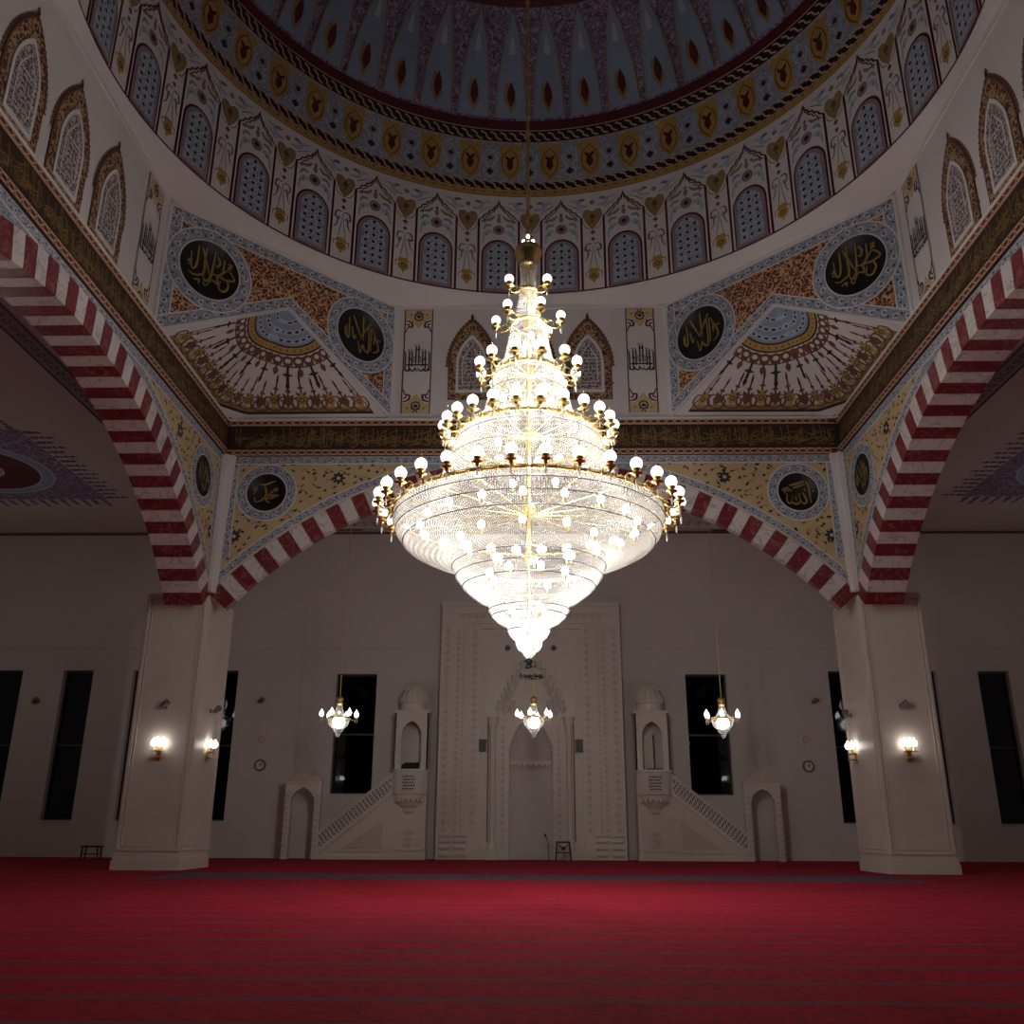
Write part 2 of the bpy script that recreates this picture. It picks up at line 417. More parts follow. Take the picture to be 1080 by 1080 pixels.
setp(mb.build('wall_back'), 'tall pale plaster wall with the mihrab at the far end', 'wall', kind='structure')
mb = MB()
mb.box(-36, -13.3, FAR - .07, FAR, 11.55, 11.68, 'plaster'); mb.box(13.25, 36, FAR - .07, FAR, 11.55, 11.68, 'plaster')
mb.box(-13.35, -5.3, CY - .07, CY, 11.55, 11.68, 'plaster'); mb.box(5.2, 13.3, CY - .07, CY, 11.55, 11.68, 'plaster')
setp(mb.build('trim_1'), 'thin string course running across the far wall above the windows', 'trim', kind='structure')
mb = MB()
mb.box(-36, -13.3, FAR - .05, FAR, 0, .2, 'plaster'); mb.box(13.25, 36, FAR - .05, FAR, 0, .2, 'plaster')
setp(mb.build('baseboard_back'), 'low plaster skirting along the far wall', 'baseboard', kind='structure')
mb = MB(); d = D(mb, lambda u, v, h: (u, FAR - .02 - h - (.28 if abs(u) < 13.3 else 0), v))
for a, b in ((-36, -13.35), (-13.3, 13.25), (13.3, 36)):
    mb.box(a, b, (FAR if abs(a) > 13.3 or abs(b) > 13.3 else CY) - .12 - (.0), (FAR if abs(a) > 13.3 or abs(b) > 13.3 else CY), CEIL - .13, CEIL, 'brown')
setp(mb.build('trim_2'), 'dark narrow moulding where the far wall meets the flat ceiling', 'trim', kind='structure')
for nm, x in (('wall_left', -36), ('wall_right', 36)):
    mb = MB(); mb.box(min(x, x + (x > 0) * .3 - (x < 0) * .3), max(x, x + (x > 0) * .3 - (x < 0) * .3), -8, FAR, 0, CEIL, 'plaster')
    setp(mb.build(nm), 'plain plaster end wall of the %s aisle' % nm[5:], 'wall', kind='structure')

def make_window(i, x0, x1, z0, z1, y, label):
    o = MB(); m = o
    fw = .09
    m.box(x0, x0 + fw, y + .36, y + .46, z0, z1, 'winframe'); m.box(x1 - fw, x1, y + .36, y + .46, z0, z1, 'winframe')
    m.box(x0, x1, y + .36, y + .46, z0, z0 + fw, 'winframe'); m.box(x0, x1, y + .36, y + .46, z1 - fw, z1, 'winframe')
    zm = z0 + (z1 - z0) * .49
    m.box(x0, x1, y + .37, y + .45, zm - .05, zm + .05, 'winframe')
    r = m.build('window_%d' % i); setp(r, label, 'window', kind='structure')
    g = MB(); g.box(x0 + .02, x1 - .02, y + .40, y + .42, z0 + .02, z1 - .02, 'glass'); g.build('glass_pane', r)
    s_ = MB(); s_.box(x0 - .06, x1 + .06, y - .06, y + .36, z0 - .08, z0, 'plaster'); s_.build('window_sill', r)
names = ['outermost narrow dark window of the left aisle', 'narrow dark window second from the left edge', 'narrow dark window half hidden by the left pillar, on its outer side', 'narrow dark window just right of the left pillar']
i = 1
for k, w in enumerate(sorted(w for w in WINS if w[1] < 0)):
    make_window(i, *w, FAR, names[k]); i += 1
make_window(i, *CW[0], CY, 'dark window behind the left pendant lamp, above the minbar stairs'); i += 1
make_window(i, *CW[1], CY, 'dark window behind the right pendant lamp, above the pulpit stairs'); i += 1
names = ['narrow dark window just left of the right pillar', 'narrow dark window half hidden by the right pillar, on its outer side', 'narrow dark window second from the right edge', 'outermost narrow dark window of the right aisle']
for k, w in enumerate(sorted(w for w in WINS if w[0] > 0)):
    make_window(i, *w, FAR, names[k]); i += 1
NWIN = i

# flat ceilings with painted centre pieces
mb = MB()
XO = 15.3
for a in ((-36, 36, 39.0, FAR), (-36, -XO, -8, 39.0), (XO, 36, -8, 39.0)):
    mb.face([(a[0], a[2], CEIL), (a[1], a[2], CEIL), (a[1], a[3], CEIL), (a[0], a[3], CEIL)], 'ceil')
d = D(mb, lambda u, v, h: (u, v, CEIL - h))
for s in (-1, 1):
    cx, cy, q = s * 28.0, 42.6, 4.65
    d.rect(cx - q, cx + q, cy - q, cy + q, 'violet', .01)
    d.stroke([(cx - q + .9, cy - q + .9), (cx + q - .9, cy - q + .9), (cx + q - .9, cy + q - .9), (cx - q + .9, cy + q - .9)], .08, 'purple', .016, True)
    d.rect(cx - q + .95, cx + q - .95, cy - q + .95, cy + q - .95, 'violet', .013)
    d.disc(cx, cy, 3.6, 'blue2', .018, 40); d.ring(cx, cy, 3.55, 3.65, 'lblue', .02, 40)
    d.disc(cx, cy, 3.0, 'dred', .021, 40); d.ring(cx, cy, 2.95, 3.05, 'lblue', .024, 40)
    d.disc(cx, cy, 1.25, 'blue2', .026, 30); d.ring(cx, cy, 1.2, 1.28, 'lblue', .028, 30); d.disc(cx, cy, .6, 'violet', .03, 16)
    for k in range(16):
        for (px, py, an) in ((cx + q, cy - q + (k + .5) * q / 8, 0), (cx - q, cy - q + (k + .5) * q / 8, pi), (cx - q + (k + .5) * q / 8, cy + q, pi / 2), (cx - q + (k + .5) * q / 8, cy - q, -pi / 2)):
            L = 1.25 if k % 2 else .9
            d.leaf(px, py, an, .55, .36, 'violet', .015); d.stroke([(px, py), (px + L * cos(an), py + L * sin(an))], .055, 'dark', .016)
            for t in (.45, .7): d.leaf(px + L * t * cos(an), py + L * t * sin(an), an + .7, .22, .09, 'dark', .017); d.leaf(px + L * t * cos(an), py + L * t * sin(an), an - .7, .22, .09, 'dark', .017)
    # decorated strip beside the side arch
    x0 = s * 18.35
    d.rect(min(x0, x0 + s * .8), max(x0, x0 + s * .8), 5, 45., 'purple', .01)
    for e in (0., .8): d.stroke([(x0 + s * e, 5), (x0 + s * e, 45.)], .12, 'dark', .014)
    for k in range(60): d.ring(x0 + s * .4, 12 + k * .5, .10, .17, 'dark', .013, 8); d.leaf(x0 + s * .2, 12.2 + k * .44, 0, .3, .12, 'violet', .013)
# scalloped border along the far edge of the prayer-niche bay
d.rect(-13.2, 13.2, 52.1, 52.6, 'white', .01)
for k in range(44):
    x = -12.9 + k * .6; d.disc(x, 52.0, .28, 'white', .012, 10); d.disc(x, 52.0, .16, 'purple', .015, 8); d.leaf(x, 51.8, -pi / 2, .5, .2, 'violet', .012)
for s in (-1, 1):
    for k in range(5): d.leaf(s * (12.6 - k * .45), 53.0, s * .3, .8, .26, 'dark', .012)
setp(mb.build('ceiling'), 'dim flat aisle ceiling with a violet square medallion and red disc', 'ceiling', kind='structure')

# ------------------------------------------------------------------ pillars
def pillar(s, label):
    t = empty('pillar', (s * 15.05, 39.65, 0), label, 'pillar', 'square marble pillars', kind='structure')
    hx, hy = 1.3, 1.65
    mb = MB(); mb.box(-hx, hx, -hy, hy, 0, 11.05, 'stone'); mb.build('shaft', t)
    mb = MB(); mb.box(-hx - .06, hx + .06, -hy - .06, hy + .06, 0, .36, 'stone'); mb.box(-hx - .03, hx + .03, -hy - .03, hy + .03, .36, .46, 'stone'); mb.build('base', t)
    for face in range(2):
        mb = MB()
        n, e = (hx, hy) if face == 0 else (hy, hx)
        q = n - .06
        for (off, wd, th) in ((0, .10, .05), (.17, .05, .03)):
            a = q - off
            for (u0, u1, v0, v1) in ((-a, -a + wd, .7 + off, 10.9 - off), (a - wd, a, .7 + off, 10.9 - off), (-a + wd, a - wd, .7 + off, .7 + off + wd), (-a + wd, a - wd, 10.9 - off - wd, 10.9 - off)):
                if face == 0: mb.box(u0, u1, -e - th, -e, v0, v1, 'stone')
                else:
                    x = -s * e
                    mb.box(min(x, x - s * th), max(x, x - s * th), u0, u1, v0, v1, 'stone')
        mb.build('panel_moulding', t)
    return t
pillar(-1, 'left square cream marble pillar with two lit sconces')
pillar(1, 'right square cream marble pillar with two lit sconces')

# ------------------------------------------------------------------ arches and spandrels
def arch(name, depth, label, loc, rz):
    mb = MB(); N = 51; A = math.asin(W / ROUT); g = .0007
    for k in range(N):
        a0 = -A + 2 * A * k / N + g; a1 = -A + 2 * A * (k + 1) / N - g
        mt = 'redm' if k % 2 == 0 else 'whitem'
        poly = [(r * sin(a), ZC + r * cos(a)) for r, a in ((RIN, a0), (ROUT, a0), (ROUT, a1), (RIN, a1))]
        # slightly proud blocks, alternating
        mb.prism(poly, -.03, depth, mt)
    return setp(mb.build(name, None, loc, rz), label, 'arch', 'striped arches', 'structure')
TOPZ = 17.40
def zext(u, r=ROUT): return ZC + sqrt(max(0, r * r - u * u))
def spandrel(name, depth, label, loc, rz):
    mb = MB(); us = frange(-W, W, 110)
    for y, mt in ((0, 'yellow'), (depth, 'plaster')):
        for a, b in zip(us, us[1:]): mb.face([(a, y, zext(a)), (b, y, zext(b)), (b, y, 19.0), (a, y, 19.0)], mt)
    d = D(mb, PLANE)
    bw = .36
    cl = lambda z: min(z, TOPZ - .02)
    # border along the arch
    P = [(u, zext(u, ROUT + .26)) for u in frange(-W + .3, W - .3, 120)]
    for s in (-1, 1):
        seg = [p for p in P if s * p[0] > 4.6]
        seg = seg if s > 0 else seg
        scroll_border(d, seg, bw, h=.012)
    mid = frange(-4.9, 4.9, 40)
    d.band(mid, lambda u: zext(u) + .03, lambda u: cl(zext(u, ROUT + .44)), 'blue', .011)
    scroll_border(d, [(-W + .25, 17.16), (W - .25, 17.16)], bw, h=.020)
    for s in (-1, 1):
        scroll_border(d, [(s * (W - .5), 12.6), (s * (W - .5), 17.1)], bw, h=.016)
    d.stroke([(-W, TOPZ), (W, TOPZ)], .08, 'white', .03)
    # leaf sprigs on the yellow field
    rnd = random.Random(3)
    for s in (-1, 1):
        pts = []
        for _ in range(1500):
            u = rnd.uniform(3.0, W - .75); v = rnd.uniform(11.5, 16.95)
            if v < zext(u, ROUT + .55): continue
            if (u - 11.7) ** 2 + (v - 15.62) ** 2 < 1.42 ** 2: continue
            if any((u - a) ** 2 + (v - b) ** 2 < .24 ** 2 for a, b in pts): continue
            pts.append((u, v)); a = rnd.choice((.5, 2.4, 3.7, 5.6)) + rnd.uniform(-.4, .4)
            d.leaf(s * u, v, a if s > 0 else pi - a, rnd.uniform(.16, .28), rnd.uniform(.07, .13), 'dark' if rnd.random() < .75 else 'brown', .008)
            if rnd.random() < .5: d.curve([(s * u, v), (s * (u + .12), v + .08), (s * (u + .2), v - .05)], .03, 'brown', .007, 3)
        for (cx, cy) in ((8.55, 16.3), (12.95, 13.6)):
            for k in range(8): d.leaf(s * cx + .06 * cos(k * pi / 4), cy + .06 * sin(k * pi / 4), k * pi / 4, .26, .14, 'dark', .01)
            d.disc(s * cx, cy, .07, 'white', .012, 6)
    return setp(mb.build(name, None, loc, rz), label, 'spandrel wall', kind='structure')
YF = 38.0
arch('arch', .35, 'striped red and white marble arch facing the camera behind the chandelier', (0, YF, 0), 0)
arch('arch', 1.55, 'striped red and white marble arch along the left side', (-W, YC, 0), pi / 2)
arch('arch', 1.55, 'striped red and white marble arch along the right side', (W, YC, 0), -pi / 2)
spandrel('wall_spandrel_back', .35, 'yellow painted wall with blue borders over the arch behind the chandelier', (0, YF, 0), 0)
spandrel('wall_spandrel_left', 1.55, 'yellow painted wall with blue borders over the left side arch', (-W, YC, 0), pi / 2)
spandrel('wall_spandrel_right', 1.55, 'yellow painted wall with blue borders over the right side arch', (W, YC, 0), -pi / 2)
for s, nm in ((-1, 'left'), (1, 'right')):
    mb = MB()       # white pilaster strip in the corner of the bay
    mb.prism([(s * (W - .02), 11.05), (s * (W - .30), 11.05), (s * (W - .52), 17.36), (s * (W - .02), 17.36)], YF - .16, YF + .3, 'white')
    mb.prism([(s * (W - .02), 11.05), (s * (W - .18), 11.05), (s * (W - .24), 17.36), (s * (W - .02), 17.36)], YF - .34, YF - .16, 'white')
    setp(mb.build('trim_3' if s < 0 else 'trim_4'), 'white corner strip rising from the %s pillar to the dark cornice' % nm, 'trim', kind='structure')

roundel((-11.7, YF, 15.62), 0, .90, 1.32, T_MUH, 'black calligraphy roundel on yellow, above the left end of the arch behind the chandelier', .12)
roundel((11.7, YF, 15.58), 0, .90, 1.32, T_ALLAH, 'black calligraphy roundel on yellow, above the right end of the arch behind the chandelier', .12)
roundel((-W, YC + 11.35, 15.5), pi / 2, .90, 1.32, T_SML, 'narrow looking black roundel on yellow, above the left side arch', .10)
roundel((W, YC + 11.45, 15.5), -pi / 2, .90, 1.32, T_SML, 'narrow looking black roundel on yellow, above the right side arch', .10)

# ------------------------------------------------------------------ inscribed cornice
def cornice(name, a, b, label, loc, rz, seed):
    """local: runs along x from a to b, projects to -y"""
    mb = MB()
    prof = [(-.02, 17.33), (.14, 17.34), (.13, 17.62), (.11, 17.63), (.0, 18.85), (.02, 18.86), (.02, 19.11), (.04, 19.12), (.04, 19.2), (-.7, 19.24)]
    mts = ['band', 'chainbg', 'chain', 'band', 'chain', 'chainbg', 'white', 'white', 'white']
    for (p0, p1, m_) in zip(prof, prof[1:], mts):
        # mitred ends: a corner lies where the next side starts
        def P(e, p): return (e - (p[0] if e > 0 else -p[0]) * (1 if abs(e) == W else 0), -p[0], p[1])
        mb.face([P(a, p0), P(b, p0), P(b, p1), P(a, p1)], m_)
    for v0, v1, y in ((17.34, 17.62, .14), (18.86, 19.11, .02)):
        d = D(mb, lambda u, v, h, y=y: (u, -y - h, v)); vm = (v0 + v1) / 2; n = int((b - a - .4) / .36)
        for k in range(n):
            u = a + .25 + k * .36
            d.stroke([(u - .19, vm), (u - .08, vm + .09), (u + .08, vm + .09), (u + .19, vm), (u + .08, vm - .09), (u - .08, vm - .09)], .055, 'chain', .01, True)
        for v in (v0 + .02, v1 - .02): d.stroke([(a + .15, v), (b - .15, v)], .035, 'chain', .008)
    d = D(mb, lambda u, v, h: (u, -(.11 - .11 * (v - 17.63) / 1.22) - h, v))
    script_band(d, a + .3, b - .3, 17.70, 18.80, 'script', .012, seed, .04)
    script_band(d, a + .3, b - .3, 17.70, 18.35, 'script', .014, seed + 1, .035)
    return setp(mb.build(name, None, loc, rz), label, 'cornice', 'inscribed cornices', 'structure')
cornice('trim_5', -W, W, 'dark brown cornice with gold script behind the chandelier', (0, YF, 0), 0, 1)
cornice('trim_6', -W, W, 'dark brown cornice with gold script running up the left side', (-W, YC, 0), pi / 2, 5)
cornice('trim_7', -W, W, 'dark brown cornice with gold script running up the right side', (W, YC, 0), -pi / 2, 9)

# ------------------------------------------------------------------ octagon walls
Z0, Z1 = 19.18, 25.1
def upper_wall(name, label, loc, rz, cal):
    mb = MB(); mb.box(-HS, HS, 0, .3, Z0 - .1, Z1 + .2, 'upper')
    for s in (-1, 1): mb.box(s * HS - .14, s * HS + .14, -.10, 0, Z0, Z1 + .1, 'white')
    mb.box(-HS, HS, -.05, 0, Z1 - .02, Z1 + .2, 'white')
    return setp(mb.build(name, None, loc, rz), label, 'wall', kind='structure')
upper_wall('wall_upper_back', 'white upper wall behind the chandelier between the two chevrons', (0, YD + AP, 0), 0, 1)
upper_wall('wall_upper_left', 'white upper wall above the left cornice', (-AP, YD, 0), pi / 2, 1)
upper_wall('wall_upper_right', 'white upper wall above the right cornice', (AP, YD, 0), -pi / 2, 1)

def ogive(hw, z0, zs, zt, n=14):
    """pointed arch outline in (x, z), from the lower left round to the lower right"""
    hgt = zt - zs; c = (hw * hw - hgt * hgt) / (2 * hw) if hgt > hw else 0.
    R = hw - c if c <= 0 else hw - c
    R = (hw * hw + hgt * hgt) / (2 * hw); cx = R - hw
    L = []
    a1 = math.asin(min(1, hgt / R))
    for i in range(n + 1):
        a = a1 * i / n; L.append((cx - R * cos(a), zs + R * sin(a)))
    return [(-hw, z0)] + L + [(-x, z) for x, z in reversed(L[:-1])] + [(hw, z0)]

def pointed_window(loc, rz, label):
    global NWIN
    r = empty('window_%d' % NWIN, loc, label, 'window', 'pointed windows below the dome', rz, 'structure'); NWIN += 1
    mb = MB(); d = D(mb, PLANE)
    O = ogive(1.06, 0, 1.75, 4.15); I = ogive(.72, .34, 1.8, 3.35)
    mb.prism(O, -.05, .0, 'filigree')
    d.stroke(O, .07, 'brown', .056, True)
    for i in range(1, len(O) - 1):           # fringe of small crockets
        x, z = O[i]; a = atan2(z - 1.75, x) if z > 1.8 else (0 if x > 0 else pi)
        d.leaf(x, z, a, .2, .13, 'brown', .03)
        m_ = ((O[i][0] + O[i + 1][0]) / 2, (O[i][1] + O[i + 1][1]) / 2)
        if z > 1.7: d.leaf(m_[0], m_[1], atan2(m_[1] - 1.75, m_[0]), .16, .1, 'brown', .03)
    d.leaf(0, 4.15, pi / 2, .4, .16, 'brown', .03)
    for z in (.55, 1.05, 1.55):
        for s in (-1, 1): d.disc(s * .89, z, .07, 'dred', .056, 6)
    d.disc(0, 3.75, .12, 'dred', .056, 8); d.disc(0, 3.75, .05, 'gold', .058, 6)
    mb.build('painted_surround', r)
    mb = MB(); mb.prism(I, -.09, -.05, 'white'); mb.build('frame', r)
    mb = MB(); d = D(mb, PLANE); J = ogive(.6, .48, 1.85, 3.15); mb.prism(J, -.10, -.09, 'lattice')
    d.stroke([(-.42, .85), (.42, .85), (.42, 2.05), (-.42, 2.05)], .06, 'white', .106, True)
    d.stroke([(-.42, 2.05), (0, 2.75), (.42, 2.05)], .05, 'white', .106)
    rnd = random.Random(2)
    for k in range(7):
        for j in range(12):
            x = -.48 + k * .16; z = .56 + j * .2
            if z > 1.9 and abs(x) > .55 * (3.1 - z) / 1.2: continue
            d.leaf(x - .04, z, rnd.choice((.8, 2.3)), .12, .07, 'dark', .105)
    mb.build('lattice', r)
    return r
for x, n in ((-2.75, 'left of'), (0, 'hidden behind'), (2.7, 'right of')):
    pointed_window((x, YD + AP, 20.28), 0, 'pointed lattice window %s the chandelier, on the wall behind it' % n)
for s, nm, rz in ((-1, 'left', pi / 2), (1, 'right', -pi / 2)):
    for k, (y, q) in enumerate(((25.9, 'nearest the corner chevron'), (23.1, 'middle of its row'), (20.35, 'at the top edge, furthest from the chevron'))):
        pointed_window((s * AP, y, 19.75), rz, 'pointed lattice window on the %s upper wall, %s' % (nm, q))

def kufic(loc, rz, label):
    t = empty('calligraphy_plaque', loc, label, 'calligraphy plaque', 'tall calligraphy plaques', rz)
    hw, H = .68, 5.5
    mb = MB(); d = D(mb, PLANE); mb.box(-hw, hw, -.05, 0, 0, H, 'white')
    d.stroke([(-hw + .03, .03), (hw - .03, .03), (hw - .03, H - .03), (-hw + .03, H - .03)], .06, 'dred', .056, True)
    mb.build('board', t)
    for f in (0, 1):
        mb = MB(); d = D(mb, (lambda u, v, h: (u, -h, v)) if f == 0 else (lambda u, v, h: (u, -h, H - v)))
        d.rect(-hw + .05, hw - .05, .05, .55, 'yellow', .06)
        d.poly([(-.45, .55), (.45, .55), (.2, .8), (0, 1.05), (-.2, .8)], 'yellow', .06)
        for s in (-1, 1):
            d.curve([(s * .6, .62), (s * .35, .72), (s * .3, .95), (s * .5, 1.0), (s * .6, 1.25)], .1, 'dred', .062)
            d.curve([(s * .6, .8), (s * .45, .85), (s * .52, 1.05)], .07, 'dred', .063)
            d.disc(s * .38, .3, .05, 'brown', .064, 6)
        d.ring(0, .42, .16, .23, 'dark', .064, 12); d.disc(0, .42, .08, 'dark', .064, 8)
        for k in range(6): d.leaf(.05 * cos(k), .25 + .05 * sin(k), k * pi / 3, .18, .07, 'dark', .065)
        mb.build('corner_ornament', t)
    mb = MB(); d = D(mb, PLANE); b = 2.15
    for x, t0, t1 in ((-.56, .05, 1.0), (-.38, .1, 1.1), (-.25, .3, 1.1), (-.07, .45, 1.35), (.07, .45, 1.35), (.25, .3, 1.1), (.38, .1, 1.1), (.56, .05, 1.0)):
        d.stroke([(x, b + t0), (x, b + t1)], .075, 'dark', .06); d.leaf(x, b + t1, pi / 2 + .5, .14, .06, 'dark', .06)
    d.stroke([(-.5, b + .38), (.5, b + .38)], .085, 'dark', .061); d.stroke([(-.42, b + .62), (-.2, b + .7)], .05, 'dark', .061); d.stroke([(.42, b + .62), (.2, b + .7)], .05, 'dark', .061)
    d.stroke([(-.16, b + .5), (-.16, b + .8), (.16, b + .8), (.16, b + .5)], .045, 'dark', .061)
    for x in (-.42, -.2, .2, .42): d.ring(x, b + .15, .055, .13, 'dark', .061, 10, -pi, .6)
    d.curve([(-.1, b + .3), (0, b + .05), (.1, b + .3)], .05, 'dark', .061); d.disc(-.38, b + .72, .07, 'dark', .062, 6); d.disc(.38, b + .72, .07, 'dark', .062, 6)
    d.disc(0, b + 1.2, .05, 'dark', .062, 5)
    mb.build('lettering', t)
kufic((-5.3, YD + AP, 19.55), 0, 'tall white calligraphy plaque on the wall behind the chandelier, left one')
kufic((5.18, YD + AP, 19.55), 0, 'tall white calligraphy plaque on the wall behind the chandelier, right one')
kufic((-AP, 28.95, 19.5), pi / 2, 'tall white calligraphy plaque on the left upper wall beside the chevron')
kufic((AP, 28.95, 19.5), -pi / 2, 'tall white calligraphy plaque on the right upper wall beside the chevron')

# diagonal chevron walls and squinch vaults
DL = (AP - HS) / sqrt(2)          # half length of the diagonal side
APEX = 22.7
def chev(u): return Z0 + .12 + (APEX - Z0 - .12) * (1 - abs(u) / DL)
for s, nm in ((-1, 'left'), (1, 'right')):
    c = (s * (AP + HS) / 2, YD + (AP + HS) / 2, 0); rz = -s * pi / 4
    mb = MB(); us = frange(-DL, DL, 40)
    for a, b in zip(us, us[1:]): mb.face([(a, 0, chev(a)), (b, 0, chev(b)), (b, 0, Z1 + .2), (a, 0, Z1 + .2)], 'orange')
    for a, b in ((-DL, 0), (0, DL)):       # thickness of the chevron edge
        mb.face([(a, 0, chev(a)), (b, 0, chev(b)), (b, .18, chev(b) - .02), (a, .18, chev(a) - .02)], 'white')
    d = D(mb, PLANE); bw = .5; i_ = bw / 2 + .03
    k = .30
    scroll_border(d, [(-DL + .05, chev(-DL) + .45), (0, APEX + .33), (DL - .05, chev(DL) + .45)], bw, h=.03)
    d.stroke([(-DL, chev(-DL) + .06), (0, APEX + .03), (DL, chev(DL) + .06)], .12, 'white', .034)
    scroll_border(d, [(-DL + .3, Z1 - i_ + .06), (DL - .3, Z1 - i_ + .06)], bw, h=.02)
    for e in (-1, 1): scroll_border(d, [(e * (DL - .3), Z0 + .9), (e * (DL - .3), Z1 - .25)], bw, h=.025)
    mb.box(-DL, DL, -.06, 0, Z1 + .02, Z1 + .2, 'white')
    setp(mb.build('wall_chevron_%s' % nm, None, c, rz), 'orange chevron shaped corner wall with blue borders, %s of the chandelier' % nm, 'wall', kind='structure')
    for e in (-1, 1):
        pos = (c[0] + e * 3.7 * cos(rz), c[1] + e * 3.7 * sin(rz), 22.92)
        outer = (e < 0) == (s < 0)
        roundel(pos, rz, 1.3, 1.82, T_JAL if outer else T_SML, 'large black calligraphy roundel on the %s orange chevron, %s' % (nm, 'the one further from the chandelier' if outer else 'the one nearer the chandelier'), .085)
    # vault: rays from the chevron apex to the cornice corner, local frame of the diagonal wall
    Cc = Vector((0, .1, APEX)); A_ = Vector((-DL, .05, Z0 + .1)); B_ = Vector((DL, .05, Z0 + .1)); Kc = Vector((0, DL + .0, Z0 + .06))
    def E(t):
        t = min(1, max(0, t)); q = .07
        if t < .5 - q: return A_.lerp(Kc, t / .5)
        if t > .5 + q: return Kc.lerp(B_, (t - .5) / .5)
        p0 = A_.lerp(Kc, (.5 - q) / .5); p1 = Kc.lerp(B_, q / .5); return p0.lerp(p1, (t - .5 + q) / (2 * q))
    nrm = Vector((0, -.45, -.9)).normalized()
    def VF(t, dist, h):
        e = E(t) - Cc; return tuple(Cc + e.normalized() * dist + nrm * h)
    mb = MB(); rows = [[tuple(Cc.lerp(E(j / 48), i / 10)) for j in range(49)] for i in range(11)]
    mb.grid(rows, 'upper', False)
    d = D(mb, VF)
    def arcband(d0, d1, mt, h, n=48, t0=0., t1=1.):
        for j in range(n):
            a = t0 + (t1 - t0) * j / n; b = t0 + (t1 - t0) * (j + 1) / n
            d.poly([(a, d0), (b, d0), (b, d1), (a, d1)], mt, h)
    def edge(t, m_): return (E(t) - Cc).length * m_
    arcband(.05, 1.62, 'blue2', .02); arcband(1.62, 1.70, 'dark', .022); arcband(1.70, 1.98, 'gold', .022); arcband(1.98, 2.06, 'dark', .022)
    for j in range(18):
        t = (j + .5) / 18; d.disc(t, 1.84, .06, 'dark', .03, 5, sx=.12)
    for (rr, nn, q) in ((.55, 6, .1), (1.0, 9, .13), (1.4, 12, .12)):
        for j in range(nn):
            t = (j + .5) / nn; w_ = .16 / rr / 2.2
            d.poly([(t + w_ * cos(2 * pi * z / 8), rr + q * sin(2 * pi * z / 8)) for z in range(8)], 'lblue', .03)
            d.poly([(t + w_ * .5 * cos(2 * pi * z / 6), rr + q * .5 * sin(2 * pi * z / 6)) for z in range(6)], 'dark', .035)
    def loc_d(t0, dist, sgn=1):            # local ornament frame; +v towards the apex (sgn 1) or away (sgn -1)
        L = 15.2 * dist / 5.6
        return D(mb, lambda u, v, h: VF(t0 + u / L, dist - sgn * v, h))
    for j in range(15):                    # palmettes hanging from the rosette ring
        q = loc_d((j + .5) / 15, 2.06, -1).at(0, 0, 0, 1.3)
        q.leaf(0, 0, pi / 2, .5, .30, 'brown', .022); q.disc(0, .2, .09, 'white', .026, 6)
        for e in (-1, 1): q.curve([(0, .05), (e * .2, .15), (e * .22, .38), (e * .06, .42)], .07, 'brown', .024, 4)
        if j % 2 == 0:
            q.stroke([(0, .4), (0, 1.0)], .06, 'dark', .022); q.leaf(0, .95, pi / 2, .35, .08, 'dark', .022); q.leaf(-.13, .72, 0, .26, .12, 'dark', .024)
        else: q.leaf(0, .45, pi / 2, .35, .14, 'brown', .022)
    ts = frange(0.03, .97, 60)
    for a, b in zip(ts, ts[1:]):
        d.poly([(a, edge(a, .905)), (b, edge(b, .905)), (b, edge(b, .93)), (a, edge(a, .93))], 'dark', .02)
        d.poly([(a, edge(a, .86)), (b, edge(b, .86)), (b, edge(b, .905)), (a, edge(a, .905))], 'dgold', .02)
    for j in range(19):                    # tall palmettes rising from the cornice edge
        t = .045 + .91 * j / 18
        q = loc_d(t, edge(t, .89), 1).at(0, 0, 0, 1.35); big = j % 2 == 0; k = 1. if big else .85
        q.leaf(0, .1, pi / 2, .55 * k, .40 * k, 'gold' if big else 'brown', .026)
        q.ring(0, .36 * k, .05, .11, 'brown', .03, 8)
        for e in (-1, 1):
            q.curve([(0, 0), (e * .28, .1), (e * .32, .38), (e * .1, .46)], .08, 'brown', .028, 4)
            q.leaf(e * .05, .5 * k, pi / 2 - e * .8, .22, .1, 'brown', .028)
        q.stroke([(0, .6 * k), (0, 1.1 * k)], .06, 'dred', .026); q.leaf(0, .95 * k, pi / 2, .42, .1, 'dred', .026); q.leaf(-.13, .8 * k, 0, .26, .12, 'brown', .028)
    for t in (.03, .97):
        d.stroke([(t, 2.3), (t, edge(t, .92))], .004, 'dark', .02)
    setp(mb.build('ceiling_squinch_%s' % nm, None, c, rz), 'white corner vault with brown palmettes and a blue rosette, %s of the chandelier' % nm, 'vault', kind='structure')

# ------------------------------------------------------------------ drum and dome
ZD0, ZD1 = 25.75, 31.35
CYL = lambda u, v, h: ((RD - h) * sin(u / RD), YD + (RD - h) * cos(u / RD), v)
mb = MB(); n = 112
def octa(a):                        # distance from axis to the octagon wall in direction a (0 = far wall)
    best = 1e9
    for k in range(8):
        c_ = cos(a - k * pi / 4)
        if c_ > .05: best = min(best, (AP if k % 2 == 0 else (AP + HS) / sqrt(2)) / c_)
    return best
rows = []
for t in range(5):
    q = t / 4; z = 25.22 + (ZD0 - 25.22) * q
    rows.append([(((1 - q) * octa(2 * pi * j / n) + q * RD - .0) * sin(2 * pi * j / n), YD + ((1 - q) * octa(2 * pi * j / n) + q * RD) * cos(2 * pi * j / n), z) for j in range(n)])
mb.grid(rows, 'upper', True, True)
for (r0, z0, r1, z1, mt) in ((RD, ZD0, RD, ZD1, 'white'),):
    mb.grid([[(r * sin(2 * pi * j / n), YD + r * cos(2 * pi * j / n), z) for j in range(n)] for r, z in ((r0, z0), (r1, z1))], mt, True, True)
d = D(mb, CYL)
